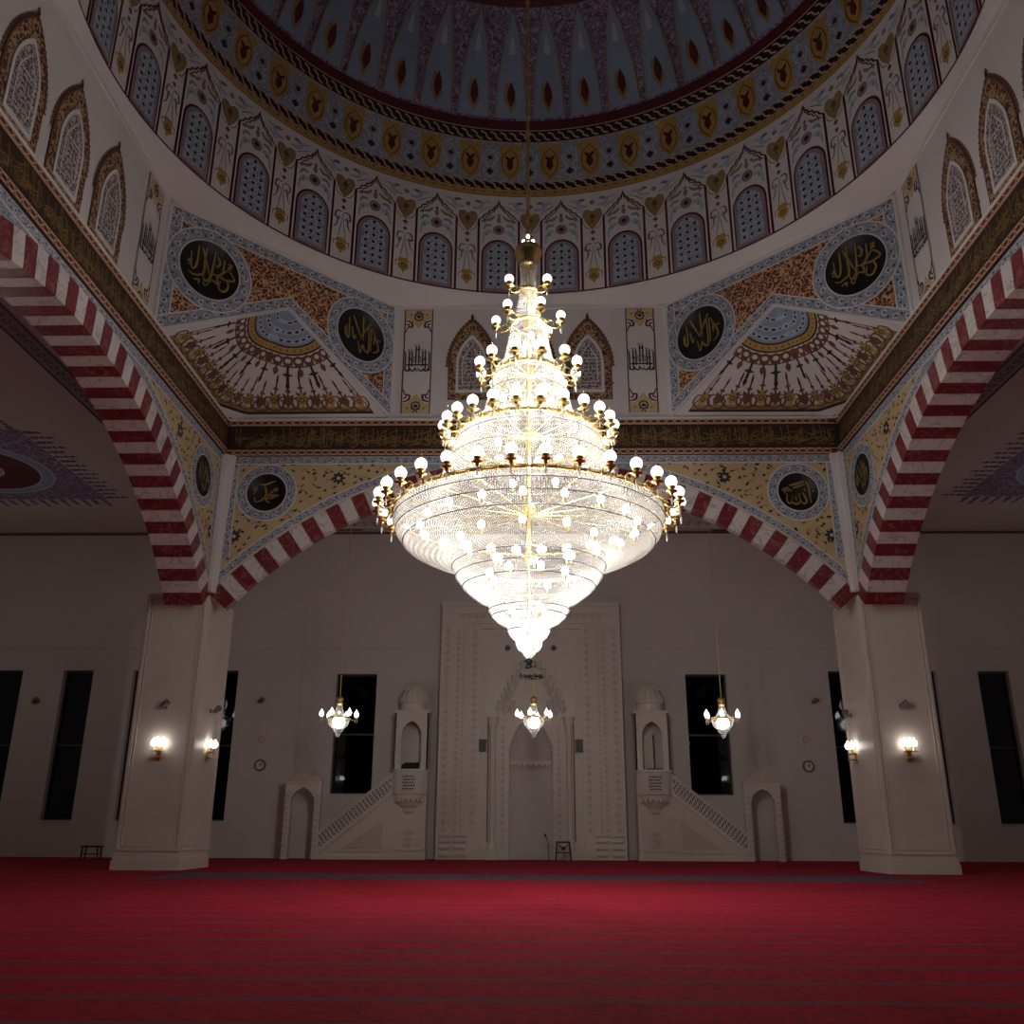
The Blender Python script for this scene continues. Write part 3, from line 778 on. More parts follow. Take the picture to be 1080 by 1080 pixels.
NP = 29; PITCH = 2 * pi * RD / NP
d.rect(-PITCH * 8.5, PITCH * 8.5, ZD0 + .02, ZD0 + .10, 'dred', .012, 120)
for k in range(-8, 9):
    u0 = k * PITCH
    q = d.at(u0, 0)
    hw = .53
    for e in (-1, 1): q.stroke([(e * hw, ZD0 + .05), (e * hw, 29.9)], .075, 'dred', .014)
    # vase with chains, lower half
    q.disc(0, 26.55, .26, 'gold', .012, 12, 1.05); q.poly([(-.3, 26.75), (.3, 26.75), (.2, 26.98), (-.2, 26.98)], 'gold', .013); q.leaf(0, 26.36, -pi / 2, .2, .14, 'gold', .013)
    for e in (-1, 1):
        q.curve([(e * .22, 26.8), (e * .38, 26.75), (e * .36, 26.5)], .06, 'gold', .014)
        q.curve([(e * .18, 26.98), (e * .08, 27.6), (0, 28.3)], .04, 'purple', .012)
        q.curve([(e * .05, 28.35), (e * .3, 28.35), (e * .38, 28.05), (e * .25, 27.95), (e * .3, 27.6), (e * .42, 27.45)], .1, 'violet', .013)
        q.leaf(e * .1, 27.9, pi / 2 - e * .6, .3, .12, 'blue2', .014)
    q.ring(0, 26.55, .08, .13, 'brown', .032, 8)
    # heart medallion and diamonds, upper half
    q.poly([(0, 29.15), (.34, 29.6), (.5, 30.0), (.42, 30.32), (.2, 30.35), (0, 30.2), (-.2, 30.35), (-.42, 30.32), (-.5, 30.0), (-.34, 29.6)], 'dgold', .012)
    q.leaf(0, 29.55, pi / 2, .6, .3, 'brown', .032); q.ring(0, 29.9, .17, .22, 'gold', .034, 10)
    for z, r in ((29.0, .15), (28.62, .13)): q.disc(0, z, r, 'purple', .013, 4); q.disc(0, z, r * .5, 'dred', .03, 4)
    for e in (-1, 1):
        q.curve([(e * .1, 29.2), (e * .35, 29.35), (e * .5, 29.75)], .05, 'purple', .013)
        q.curve([(e * .2, 30.55), (e * .6, 30.6), (e * .8, 30.9), (e * 1.1, 30.95)], .2, 'lblue', .012)
        q.curve([(e * .55, 30.35), (e * .85, 30.55), (e * 1.2, 30.75)], .07, 'blue2', .013); q.disc(e * .62, 30.9, .1, 'blue2', .014, 6)
        q.leaf(e * .3, 30.95, 0 if e > 0 else pi, .4, .16, 'violet', .014)
    q.disc(0, 30.75, .14, 'purple', .013, 6)
for k in range(-8, 8):                # painted ogee frame over every window
    q = d.at((k + .5) * PITCH, 0); hw = .97
    og = [(.97, 29.9), (.80, 30.02), (.72, 30.2), (.55, 30.26), (.46, 30.45), (.30, 30.5), (.2, 30.68), (.08, 30.78), (0, 31.08)]
    L = [(-x, z) for x, z in og]; path = [(-hw, ZD0 + .05)] + L + [(x, z) for x, z in reversed(og[:-1])] + [(hw, ZD0 + .05)]
    q.stroke(path, .075, 'dred', .03); q.stroke([(x * .88, z - .12) for x, z in L + [(x, z) for x, z in reversed(og[:-1])]], .05, 'dred', .03)
    q.disc(0, 29.35, .3, 'purple', .013, 12); q.disc(0, 29.35, .13, 'dred', .03, 6); q.ring(0, 29.35, .3, .35, 'white', .026, 12)
    q.leaf(0, 29.7, pi / 2, .5, .22, 'purple', .013); q.disc(0, 30.2, .1, 'violet', .014, 4)
    for e in (-1, 1):
        q.curve([(e * .3, 29.2), (e * .55, 29.25), (e * .72, 29.0), (e * .78, 28.6)], .2, 'lblue', .012)
        q.curve([(e * .35, 29.6), (e * .62, 29.6), (e * .75, 29.35)], .16, 'blue2', .013)
        q.curve([(e * .2, 30.15), (e * .4, 29.95), (e * .6, 29.9), (e * .75, 29.75)], .15, 'dgold', .012); q.disc(e * .58, 29.1, .09, 'blue2', .015, 6)
setp(mb.build('wall_drum'), 'white painted drum under the dome with gold vases between its windows', 'wall', kind='structure')
ORD = ['nearest to', 'second from', 'third from', 'fourth from', 'fifth from', 'sixth from', 'seventh from', 'eighth from']
for k in range(-8, 8):
    a = (k + .5) * PITCH / RD; side = 'left' if k < 0 else 'right'; o_ = ORD[(-k - 1) if k < 0 else k]
    rt = empty('window_%d' % NWIN, (RD * sin(a), YD + RD * cos(a), ZD0 + .12), 'arched blue lattice window of the dome drum, %s the chandelier rod on the %s' % (o_, side), 'window', 'arched windows of the dome drum', -a, 'structure'); NWIN += 1
    if k == -8:
        def aw(hw, zs):
            return [(-hw, .0)] + [(-hw * cos(pi * t / 16), zs + hw * 1.05 * sin(pi * t / 16)) for t in range(17)] + [(hw, .0)]
        mb = MB(); mb.prism(aw(.84, 2.0), -.05, .14, 'dred'); f_ = mb
        mb2 = MB(); mb2.prism(aw(.76, 1.98), -.065, -.05, 'purple')
        dd = D(mb2, PLANE)
        mb3 = MB(); mb3.prism([(x, z + .14) for x, z in aw(.60, 1.84)], -.075, -.065, 'latticeb'); d3 = D(mb3, PLANE)
        for r in range(7):
            for c in range(3):
                x = (c - 1) * .37; z = .38 + r * .36 + (.0)
                if z > 2.4 and c != 1: continue
                d3.disc(x, z, .085, 'dark', .08, 8); d3.ring(x, z, .10, .12, 'lblue', .079, 8)
        src = [f_.build('frame').data, mb2.build('reveal').data, mb3.build('lattice').data]
        for o in [o for o in COL.objects if o.data in src]: bpy.data.objects.remove(o)
    for nm, me in zip(('frame', 'reveal', 'lattice'), src):
        o = bpy.data.objects.new(nm, me); COL.objects.link(o); o.parent = rt

ZS = 31.35
SPH = lambda u, v, h: ((RD - h) * cos(v / RD) * sin(u / RD), YD + (RD - h) * cos(v / RD) * cos(u / RD), ZS + (RD - h) * sin(v / RD))
mb = MB(); rows = []
zones = [(0, .85, 'chainbg'), (.85, 3.05, 'blue'), (3.05, 3.7, 'black'), (3.7, 4.2, 'dred'), (4.2, 9.6, 'violet'), (9.6, 10.3, 'chainbg'), (10.3, RD * pi / 2 - .25, 'blue')]
for v0, v1, mt in zones:
    k = max(1, int((v1 - v0) / .6))
    mb.grid([[SPH(2 * pi * RD * j / 112, v0 + (v1 - v0) * i / k, 0) for j in range(112)] for i in range(k + 1)], mt, True, True)
d = D(mb, SPH); ND = 44; PD = 2 * pi * RD / ND
HALF = 12
d.rect(-PD * HALF, PD * HALF, .02, .34, 'gold', .012, 150)
d.rect(-PD * HALF, PD * HALF, .40, .84, 'black', .012, 150)
for k in range(-HALF * 4, HALF * 4):
    u = (k + .5) * PD / 4
    q = d.at(u, .62); q.curve([(-.3, .18), (-.05, .1), (.05, -.1), (.3, -.18)], .085, 'chain', .018, 3, False)
    q.leaf(-.1, -.43, .5, .2, .08, 'brown', .016)
    q = d.at(u * .99, 3.36); q.curve([(-.3, .2), (-.05, .1), (.05, -.1), (.3, -.2)], .085, 'chain', .018, 3, False)
for v in (.37, .85, 3.05, 3.68): d.stroke([(PD * HALF * (i / 80 - 1), v) for i in range(161)], .05, 'chain', .016)
for k in range(-HALF, HALF):
    q = d.at((k + .5) * PD, 1.9)
    q.poly([(0, -1.0), (.42, -.55), (.55, -.05), (.48, .5), (.62, .85), (.3, 1.05), (-.3, 1.05), (-.62, .85), (-.48, .5), (-.55, -.05), (-.42, -.55)], 'gold', .012)
    q.stroke([(0, -.8), (.33, -.42), (.42, 0), (.33, .45), (0, .8), (-.33, .45), (-.42, 0), (-.33, -.42)], .05, 'brown', .06, True)
    q.leaf(0, -.45, pi / 2, .75, .36, 'dred', .065); q.leaf(0, .1, pi / 2 + .7, .4, .16, 'dred', .065); q.leaf(0, .1, pi / 2 - .7, .4, .16, 'dred', .065)
    q = d.at(k * PD, 1.9)
    q.disc(0, -.5, .2, 'dark', .03, 4); q.disc(0, -.5, .1, 'dred', .065, 4)
    for e in (-1, 1):
        q.curve([(0, -.8), (e * .3, -.55), (e * .15, -.1), (e * .38, .2), (e * .2, .6), (0, .75)], .08, 'lblue', .014, 4)
        q.curve([(e * .4, -.85), (e * .2, -.5), (e * .3, 0)], .06, 'blue2', .015, 4); q.leaf(e * .1, .3, pi / 2 - e * .5, .4, .14, 'blue2', .015)
    q.disc(0, .25, .14, 'dred', .065, 6)
    # long lobes climbing the dome beyond the second rope band
    q = d.at((k + .5) * PD, 4.2)
    q.fn = (lambda k: lambda u, v, h: SPH(((k + .5) * PD) + u, 4.2 + v, h))(k)
    q.poly([(-.85, .1), (.85, .1), (.75, 2.2), (.45, 3.9), (0, 5.2), (-.45, 3.9), (-.75, 2.2)], 'blue2', .03)
    q.stroke([(-.85, .1), (-.75, 2.2), (-.45, 3.9), (0, 5.2), (.45, 3.9), (.75, 2.2), (.85, .1)], .09, 'dgold', .09)
    q.leaf(0, .3, pi / 2, 2.2, .8, 'dgold', .09); q.leaf(0, .6, pi / 2, 1.4, .45, 'dred', .13); q.leaf(0, 2.6, pi / 2, 1.6, .4, 'lblue', .11)
setp(mb.build('ceiling_dome'), 'painted dome with blue and gold bands above the chandelier', 'dome', kind='structure')

# ------------------------------------------------------------------ great chandelier
CH = Vector((-.06, YC - .05, 0))
ch = empty('chandelier', CH, 'huge tiered crystal chandelier with gilt arms hanging from the dome', 'chandelier')
def bead_mesh(name, profs, bead, w, parent):
    """profs: (profile [(r,z)..], number of strands); one bipyramid per bead"""
    V = []; F = []; base = 0
    for prof, n in profs:
        P = np.array(prof, float); seg = np.linalg.norm(np.diff(P, axis=0), axis=1); cum = np.r_[0, np.cumsum(seg)]
        k = max(1, int(cum[-1] / bead)); s = (np.arange(k) + .5) * cum[-1] / k
        
        a = np.arange(n) * 2 * pi / n; c, sn = np.cos(a), np.sin(a)
        ph = (np.arange(n) % 2 - .5) * .5 * bead
        I = lambda x: (np.interp(x, cum, P[:, 0]), np.interp(x, cum, P[:, 1]))
        for i in range(k):
            q_ = np.clip(s[i] + ph, 0, cum[-1]); e = bead * .49
            r, z = I(q_); r0, z0 = I(q_ - e); r1, z1 = I(q_ + e)
            tr, tz = r1 - r0, z1 - z0; L = np.hypot(tr, tz) + 1e-6; nr, nz = -tz / L, tr / L
            pts = [(r0 * c, r0 * sn, z0), (r1 * c, r1 * sn, z1)]
            ww = np.minimum(w, 2 * pi * np.maximum(r, .02) / n * .62)
            for q in range(3):
                b_ = 2 * pi * q / 3 + (i % 2) * .5; ro = ww * .5 * cos(b_); to = ww * .5 * sin(b_)
                pts.append(((r + nr * ro) * c - to * sn, (r + nr * ro) * sn + to * c, z + nz * ro))
            A = np.stack([np.stack(p, 1) for p in pts], 1)          # n,5,3
            V.append(A.reshape(-1, 3)); idx = base + np.arange(n)[:, None] * 5
            for t in ((0, 2, 3), (0, 3, 4), (0, 4, 2), (1, 3, 2), (1, 4, 3), (1, 2, 4)): F.append(idx + np.array(t)[None])
            base += 5 * n
    V = np.concatenate(V); F = np.concatenate(F)
    me = bpy.data.meshes.new(name); me.vertices.add(len(V)); me.vertices.foreach_set('co', V.ravel().astype(np.float32))
    me.loops.add(F.size); me.loops.foreach_set('vertex_index', F.ravel().astype(np.int32))
    me.polygons.add(len(F)); me.polygons.foreach_set('loop_start', np.arange(0, F.size, 3, dtype=np.int32))
    me.update(calc_edges=True); me.validate(); me.materials.append(M['crystal'])
    o = bpy.data.objects.new(name, me); COL.objects.link(o); o.parent = parent; return o
RINGS = [  # z of ring, body radius, globe radius, number, phase
    (9.80, 3.76, 4.17, 32, .10), (12.16, 2.00, 2.44, 24, .13), (14.16, 1.00, 1.46, 12, radians(15)), (15.84, .52, .98, 6, radians(-8)), (16.98, .29, .66, 3, radians(90))]
PROF = {
    'bowl': [(3.72, 9.85), (3.71, 9.55), (3.60, 9.18), (3.34, 8.88), (2.95, 8.68), (2.52, 8.58), (2.12, 8.55)],
    'A': [(2.10, 8.55), (2.06, 8.27), (1.92, 7.96), (1.66, 7.64), (1.38, 7.42), (1.08, 7.30)],
    'B': [(1.07, 7.30), (1.06, 7.14), (.97, 6.95), (.80, 6.79), (.58, 6.71)],
    'C': [(.57, 6.71), (.56, 6.58), (.48, 6.42), (.35, 6.32)],
    'Dd': [(.34, 6.32), (.34, 6.2), (.28, 6.07), (.16, 6.0)],
    'Ee': [(.15, 6.0), (.14, 5.93), (.03, 5.84)],
    'bell': [(1.55, 12.52), (1.85, 12.40), (2.0, 12.16), (2.13, 11.8), (2.33, 11.2), (2.55, 10.6), (2.80, 9.95)],
    't3': [(.70, 14.52), (.93, 14.40), (1.03, 14.1), (1.13, 13.6), (1.27, 13.0), (1.42, 12.45)],
    't4': [(.33, 16.04), (.48, 15.95), (.55, 15.6), (.63, 15.1), (.76, 14.5)],
    't5': [(.18, 16.98), (.27, 16.90), (.31, 16.6), (.38, 16.05)],
    'stem': [(.27, 18.02), (.25, 17.7), (.22, 17.4), (.30, 17.0)],
    'apron': [(3.70, 9.92), (3.3, 9.97), (2.82, 9.98)], 'apron2': [(1.95, 12.3), (1.45, 12.5)],
}
def pk(name, profs, parent=ch):
    o = bead_mesh(name, profs, .078, .047, parent); o['kind'] = 'stuff'; return o
pk('crystal_bowl', [(PROF['bowl'], 390), (PROF['apron'], 240)])
pk('crystal_bowl', [(PROF['A'], 230)]); pk('crystal_bowl', [(PROF['B'], 120)]); pk('crystal_bowl', [(PROF['C'], 56)]); pk('crystal_bowl', [(PROF['Dd'], 34), (PROF['Ee'], 18)])
pk('crystal_bell', [(PROF['bell'], 280), (PROF['apron2'], 130)]); pk('crystal_bell', [(PROF['t3'], 150)]); pk('crystal_bell', [(PROF['t4'], 66)]); pk('crystal_bell', [(PROF['t5'], 34)])
pk('crystal_neck', [(PROF['stem'], 30)])
mb = MB()           # rod and chain up to the dome
mb.tube([(0, 0, 18.7), (0, 0, ZS + RD - .2)], .055, 'metal', 6)
for k in range(40): mb.sphere((0, 0, 19.2 + k * .62), .085, 'metal', 6, 4, 2.2)
mb.build('rod', ch)
mb = MB(); mb.lathe([(.05, 18.9), (.10, 18.86), (.13, 18.74), (.24, 18.66), (.36, 18.56), (.42, 18.44), (.42, 18.34), (.37, 18.20), (.30, 18.06), (.25, 17.98), (.28, 17.94), (.05, 17.92)], 'metal', 32)
mb.build('cap', ch)
mb = MB(); mb.lathe([(.06, 18.0), (.06, 9.0), (.025, 8.6), (.02, 6.4)], 'metal', 10)
for z in (17.0, 15.9, 14.4, 12.3, 10.0, 8.6): mb.lathe([(.07, z + .2), (.18, z + .1), (.2, z), (.1, z - .15), (.07, z - .2)], 'metal', 12)
for k in range(16):
    a = 2 * pi * k / 16
    for r, z in ((3.72, 9.82), (1.98, 12.15), (1.0, 14.15)): mb.tube([(.07 * cos(a), .07 * sin(a), z), (r * cos(a), r * sin(a), z)], .014, 'metal', 4)
mb.build('column', ch)
for (z, rb, rg, n, ph) in RINGS:
    mb = MB(); mb.lathe([(rb - .04, z - .03), (rb + .03, z - .04), (rb + .05, z), (rb + .03, z + .05), (rb - .04, z + .04), (rb - .04, z - .03)], 'metal', 64)
    for k in range(n * 2): a = pi * k / n; mb.sphere((cos(a) * (rb + .07), sin(a) * (rb + .07), z), .055 if rb > .9 else .035, 'metal', 6, 4)
    mb.build('ring', ch)
def hoop(r, z, t=.016):
    mb = MB(); N = 72; mb.grid([[((r + t * cos(b)) * cos(2 * pi * j / N), (r + t * cos(b)) * sin(2 * pi * j / N), z + t * sin(b)) for j in range(N)] for b in (0, pi / 2, pi, 1.5 * pi, 2 * pi)], 'hoop', True, True)
    mb.build('hoop', ch)
for r, z in ((3.74, 9.58), (3.66, 9.28), (3.45, 8.96), (2.10, 8.32), (2.0, 8.04), (1.80, 7.76), (1.09, 7.12), (1.0, 6.96), (.58, 6.58), (2.10, 11.9), (2.30, 11.3), (1.07, 14.0), (1.17, 13.5), (.60, 15.4)): hoop(r, z)
for (z, rb, rg, n, ph) in RINGS:
    d_ = rg - rb; gr = .155 if n > 6 else .14
    mb = MB()
    mb.tube([(rb, 0, z), (rb + d_ * .3, 0, z - .12), (rb + d_ * .7, 0, z - .16), (rg, 0, z - .05), (rg, 0, z + .02)], .028, 'metal', 6)
    mb.tube([(rb, 0, z + .05), (rb + d_ * .35, 0, z + .12), (rb + d_ * .6, 0, z + .02), (rb + d_ * .45, 0, z - .05)], .018, 'metal', 5)
    mb.lathe([(.02, z - .10), (.06, z - .06), (.045, z - .02), (.15, z + .0), (.16, z + .02), (.05, z + .03), (.05, z + .08), (.10, z + .10), (.105, z + .16), (.02, z + .16)], 'metal', 12, (rg, 0))
    ao = mb.build('lamp_arm'); am = ao.data; bpy.data.objects.remove(ao)
    mb = MB(); mb.sphere((rg, 0, z + .12 + gr), gr, 'globe', 12, 8, 1.05); mb.lathe([(.03, z + .12 + gr * 2), (.012, z + .2 + gr * 2), (.002, z + .34 + gr * 2)], 'metal', 5, (rg, 0))
    go = mb.build('globe'); gm = go.data; bpy.data.objects.remove(go)
    mb = MB()
    mb.lathe([(.004, z - .08), (.006, z - .14), (.03, z - .2), (.022, z - .3), (.001, z - .38)], 'crystal', 6, (rg, 0))
    do = mb.build('crystal_drop'); dm = do.data; bpy.data.objects.remove(do)
    for k in range(n):
        a = ph + 2 * pi * k / n
        A = bpy.data.objects.new('lamp_arm', am); COL.objects.link(A); A.parent = ch; A.rotation_euler.z = a
        for nm, me in (('globe', gm), ('crystal_drop', dm)):
            o = bpy.data.objects.new(nm, me); COL.objects.link(o); o.parent = A
mb = MB(); mb.sphere((0, 0, 0), .10, 'bulb', 8, 6, 1.3); mb.lathe([(.05, -.12), (.05, -.24), (.01, -.26)], 'metal', 6)
bo = mb.build('bulb'); bm_ = bo.data; bpy.data.objects.remove(bo)
for r, z, n in ((3.0, 9.45, 18), (1.9, 9.1, 10), (1.1, 8.1, 8), (.55, 7.1, 4), (1.7, 11.4, 8), (.75, 13.5, 5), (.33, 15.3, 3)):
    for k in range(n):
        a = 2 * pi * (k + .37) / n
        o = bpy.data.objects.new('bulb', bm_); COL.objects.link(o); o.parent = ch; o.location = (r * cos(a), r * sin(a), z)
for k in range(3):
    a = 2 * pi * k / 3 + .5
    o = bpy.data.objects.new('bulb', bm_); COL.objects.link(o); o.parent = ch; o.location = (.17 * cos(a), .17 * sin(a), 18.86); o.scale = (.55, .55, .55)
def point(loc, power, r=.15, col=(1, .96, .91)):
    l_ = bpy.data.lights.new('lamp_light', 'POINT'); l_.energy = power; l_.shadow_soft_size = r; l_.color = col
    o = bpy.data.objects.new('lamp_light', l_); COL.objects.link(o); o.location = loc; o.parent = ch
KL = 2.3
for k in range(5):
    a = 2 * pi * k / 5 + .3; point((2.3 * cos(a), 2.3 * sin(a), 9.35), 85 * KL)
for z, p in ((8.0, 520), (7.05, 230), (6.55, 90), (6.2, 45), (11.4, 520), (10.3, 120), (13.5, 400), (15.3, 200), (16.5, 100)): point((.25, -.12, z), p * KL)

# ------------------------------------------------------------------ small pendant chandeliers
def pendant(loc, label, src=None):
    if src:
        t = copy_tree(src); t.location = loc; t['label'] = label; return t
    t = empty('pendant_lamp', loc, label, 'pendant lamp', 'small crystal pendants in front of the niche wall')
    mb = MB(); mb.tube([(0, 0, 1.95), (0, 0, CEIL - loc[2])], .022, 'metal', 5); mb.lathe([(.0, CEIL - loc[2] - .02), (.14, CEIL - loc[2] - .03), (.05, CEIL - loc[2] - .2)], 'metal', 10); mb.build('cord', t)
    mb = MB(); mb.lathe([(.03, 2.0), (.10, 1.96), (.17, 1.9), (.18, 1.8), (.13, 1.74), (.16, 1.7), (.17, 1.62), (.12, 1.56), (.02, 1.56)], 'metal', 14); mb.build('cap', t)
    o = bead_mesh('crystal_neck', [([(.12, 1.58), (.17, 1.35), (.28, 1.1), (.44, .95)], 34)], .12, .06, t); o['kind'] = 'stuff'
    o = bead_mesh('crystal_bowl', [([(.50, .95), (.52, .8), (.46, .62), (.34, .48), (.26, .42)], 52), ([(.25, .42), (.24, .34), (.15, .24), (.12, .2)], 28), ([(.11, .2), (.09, .08), (.01, 0)], 12)], .10, .055, t); o['kind'] = 'stuff'
    mb = MB(); mb.lathe([(.47, .92), (.54, .93), (.54, 1.0), (.47, 1.0), (.47, .92)], 'metal', 30); mb.build('ring', t)
    mb = MB(); mb.sphere((0, 0, .72), .33, 'bulb', 12, 8, .85); mb.sphere((0, 0, 1.2), .06, 'bulb', 8, 6); mb.build('bulb', t)
    mb = MB(); mb.tube([(.5, 0, .95), (.65, 0, .84), (.82, 0, .86), (.85, 0, .93)], .022, 'metal', 5); mb.lathe([(.02, .9), (.10, .94), (.03, .95), (.05, 1.0)], 'metal', 8, (.85, 0))
    mb.tube([(.9, 0, .9), (.9, 0, .72)], .012, 'crystal', 4); mb.tube([(.8, 0, .9), (.8, 0, .74)], .012, 'crystal', 4)
    A = mb.build('lamp_arm', t)
    mb = MB(); mb.lathe([(.02, .98), (.09, 1.03), (.115, 1.12), (.08, 1.22), (.02, 1.3), (.004, 1.36)], 'pglobe', 10, (.85, 0)); mb.build('globe', A)
    A.rotation_euler.z = .3
    for k in range(1, 6):
        c = copy_tree(A, t); c.rotation_euler.z = .3 + 2 * pi * k / 6
    return t
p0 = pendant((-9.5, 46, 5.78), 'small crystal pendant lamp in front of the left dark window')
p1 = pendant((.12, 46, 5.79), 'small crystal pendant lamp in front of the prayer niche', p0)
p2 = pendant((9.35, 46, 5.77), 'small crystal pendant lamp in front of the right dark window', p0)

# unseen pendants and point lights, added to brighten the side aisles
for sx_ in (-1, 1):
    for y_ in (42.6, 24.0):
        p = pendant((sx_ * 28.0, y_, 8.0), 'added unseen fill lamp, a larger crystal pendant under the %s aisle ceiling, %s' % ('left' if sx_ < 0 else 'right', 'by the far wall' if y_ > 30 else 'beside the domed bay'), p0)
        p.scale = (1.7, 1.7, 1.7)
        p.location.z = CEIL - 9.5
        p['group'] = 'added fill pendants of the side aisles'
        for c_ in list(p.children):
            if c_.name.startswith('cord'):
                c_.scale.z = .25; c_.location.z = 1.95 * .75
        l_ = bpy.data.lights.new('aisle_fill_light', 'POINT'); l_.energy = 44; l_.shadow_soft_size = .5; l_.color = (1, .90, .78)
        o = bpy.data.objects.new('aisle_fill_light', l_); COL.objects.link(o); o.parent = p; o.location = (0, 0, 1.7)

# ------------------------------------------------------------------ wall sconces
def sconce(loc, rz, label, src=None):
    if src:
        t = copy_tree(src); t.location = loc; t.rotation_euler.z = rz; t['label'] = label; return t
    t = empty('wall_sconce', loc, label, 'sconce', 'sconces on the pillars', rz)
    mb = MB(); mb.box(-.06, .06, -.04, 0, -.1, .62, 'metal'); mb.prism([(-.09, .3), (0, .1), (.09, .3), (0, .55)], -.06, -.03, 'metal'); mb.build('backplate', t)
    mb = MB(); mb.lathe([(.02, .02), (.17, .03), (.18, .05), (.02, .06)], 'metal', 14, (0, -.20), sx=1.7); mb.lathe([(.02, .27), (.17, .28), (.18, .30), (.02, .31)], 'metal', 14, (0, -.20), sx=1.8)
    mb.tube([(0, -.02, .15), (0, -.2, .04)], .02, 'metal', 5); mb.tube([(0, -.02, .2), (0, -.2, .28)], .02, 'metal', 5); mb.build('tray', t)
    for s in (-1, 0, 1):
        y = -.22 if s else -.34
        mb = MB(); mb.tube([(0, -.15, .3), (s * .12, y, .28), (s * .19, y, .34), (s * .19, y, .44)], .018, 'metal', 5); mb.lathe([(.02, .42), (.07, .46), (.03, .48)], 'metal', 8, (s * .19, y))
        mb.tube([(s * .19, y, .28), (s * .19, y, .12)], .014, 'crystal', 4); A = mb.build('lamp_arm', t)
        mb = MB(); mb.lathe([(.02, .47), (.09, .52), (.115, .60), (.09, .69), (.02, .76), (.004, .84)], 'sglobe', 10, (s * .19, y)); mb.build('globe', A)
    return t
sc0 = sconce((-15.05, 37.99, 4.2), 0, 'lit sconce on the front face of the left pillar')
sconce((15.0, 37.99, 4.25), 0, 'lit sconce on the front face of the right pillar', sc0)
sconce((-13.76, 39.85, 4.3), pi / 2, 'lit sconce on the inner face of the left pillar', sc0)
sconce((13.76, 40.4, 4.35), -pi / 2, 'lit sconce on the inner face of the right pillar', sc0)

def spotlight(loc, rz, label, src=None):
    if src:
        t = copy_tree(src); t.location = loc; t.rotation_euler.z = rz; t['label'] = label; return t
    t = empty('wall_spotlight', loc, label, 'spotlight', 'small dark spotlights on walls and pillars', rz)
    mb = MB(); mb.box(-.07, .07, -.05, 0, -.09, .09, 'greyp'); mb.tube([(0, -.05, 0), (.02, -.2, .02)], .025, 'greyp', 6); mb.build('bracket', t)
    mb = MB(); ax = Vector((.75, -.25, .55)).normalized(); c = Vector((.02, -.26, .04))
    mb.tube([c - ax * .18, c - ax * .1, c + ax * .12, c + ax * .2], [.06, .10, .12, .14], 'greyp', 10); mb.build('lamp_head', t)
    return t
s0 = spotlight((-15.01, 37.99, 6.28), 0, 'small dark spotlight on the front of the left pillar')
spotlight((14.94, 37.99, 6.33), 0, 'small dark spotlight on the front of the right pillar', s0)
spotlight((-13.76, 39.74, 6.3), pi / 2, 'small dark spotlight on the inner face of the left pillar', s0)
spotlight((13.76, 40.46, 6.23), -pi / 2, 'small dark spotlight on the inner face of the right pillar', s0)
spotlight((-15.61, FAR, 8.46), 0, 'small dark spotlight high on the far wall, left of the minbar', s0)
spotlight((16.09, FAR, 8.5), 0, 'small dark spotlight high on the far wall, right of the pulpit', s0)
spotlight((-28.78, FAR, 8.44), 0, 'small dark spotlight between the two outer windows of the left aisle', s0)
def plaque(loc, label, src=None):
    if src:
        t = copy_tree(src); t.location = loc; t['label'] = label; return t
    t = empty('wall_clock', loc, label, 'wall clock', 'round clocks on the far wall')
    mb = MB(); mb.lathe([(.24, 0), (.33, 0), (.33, .07), (.24, .09), (.24, 0)], 'greyp', 28); mb.v = [(x, -z, y) for x, y, z in mb.v]; mb.build('rim', t)
    mb = MB(); mb.lathe([(0, .04), (.25, .04)], 'white', 28); mb.v = [(x, -z, y) for x, y, z in mb.v]; mb.build('dial', t)
    mb = MB(); d = D(mb, PLANE); d.stroke([(0, 0), (.02, .2)], .03, 'dark', .05); d.stroke([(0, 0), (.13, .04)], .035, 'dark', .052); d.ring(0, 0, .02, .045, 'dark', .054, 8)
    mb.build('hand', t)
    return t
c0 = plaque((-15.34, FAR, 4.92), 'round clock on the far wall left of the minbar gate')
plaque((15.47, FAR, 4.95), 'round clock on the far wall right of the pulpit gate', c0)
def crest(loc, label, src=None):
    if src:
        t = src.copy(); COL.objects.link(t); t.location = loc; t['label'] = label; return t
    mb = MB(); mb.lathe([(0, -.03), (.2, -.02), (.30, 0)], 'stone', 18, sy=1.25)
    mb.v = [(x, z - .0, y) for x, y, z in mb.v]; d = D(mb, PLANE)
    d.leaf(0, .36, pi / 2, .75, .12, 'stone', .02); d.leaf(0, -.36, -pi / 2, .4, .16, 'stone', .02); d.ring(0, 0, .12, .2, 'yellow', .04, 14)
    t = mb.build('wall_ornament'); t.location = loc
    return setp(t, label, 'wall ornament', 'pale drop shaped ornaments')
k0 = crest((-15.36, FAR - .01, 6.32), 'pale drop shaped ornament above the left clock')
crest((15.45, FAR - .01, 6.4), 'pale drop shaped ornament above the right clock', k0)

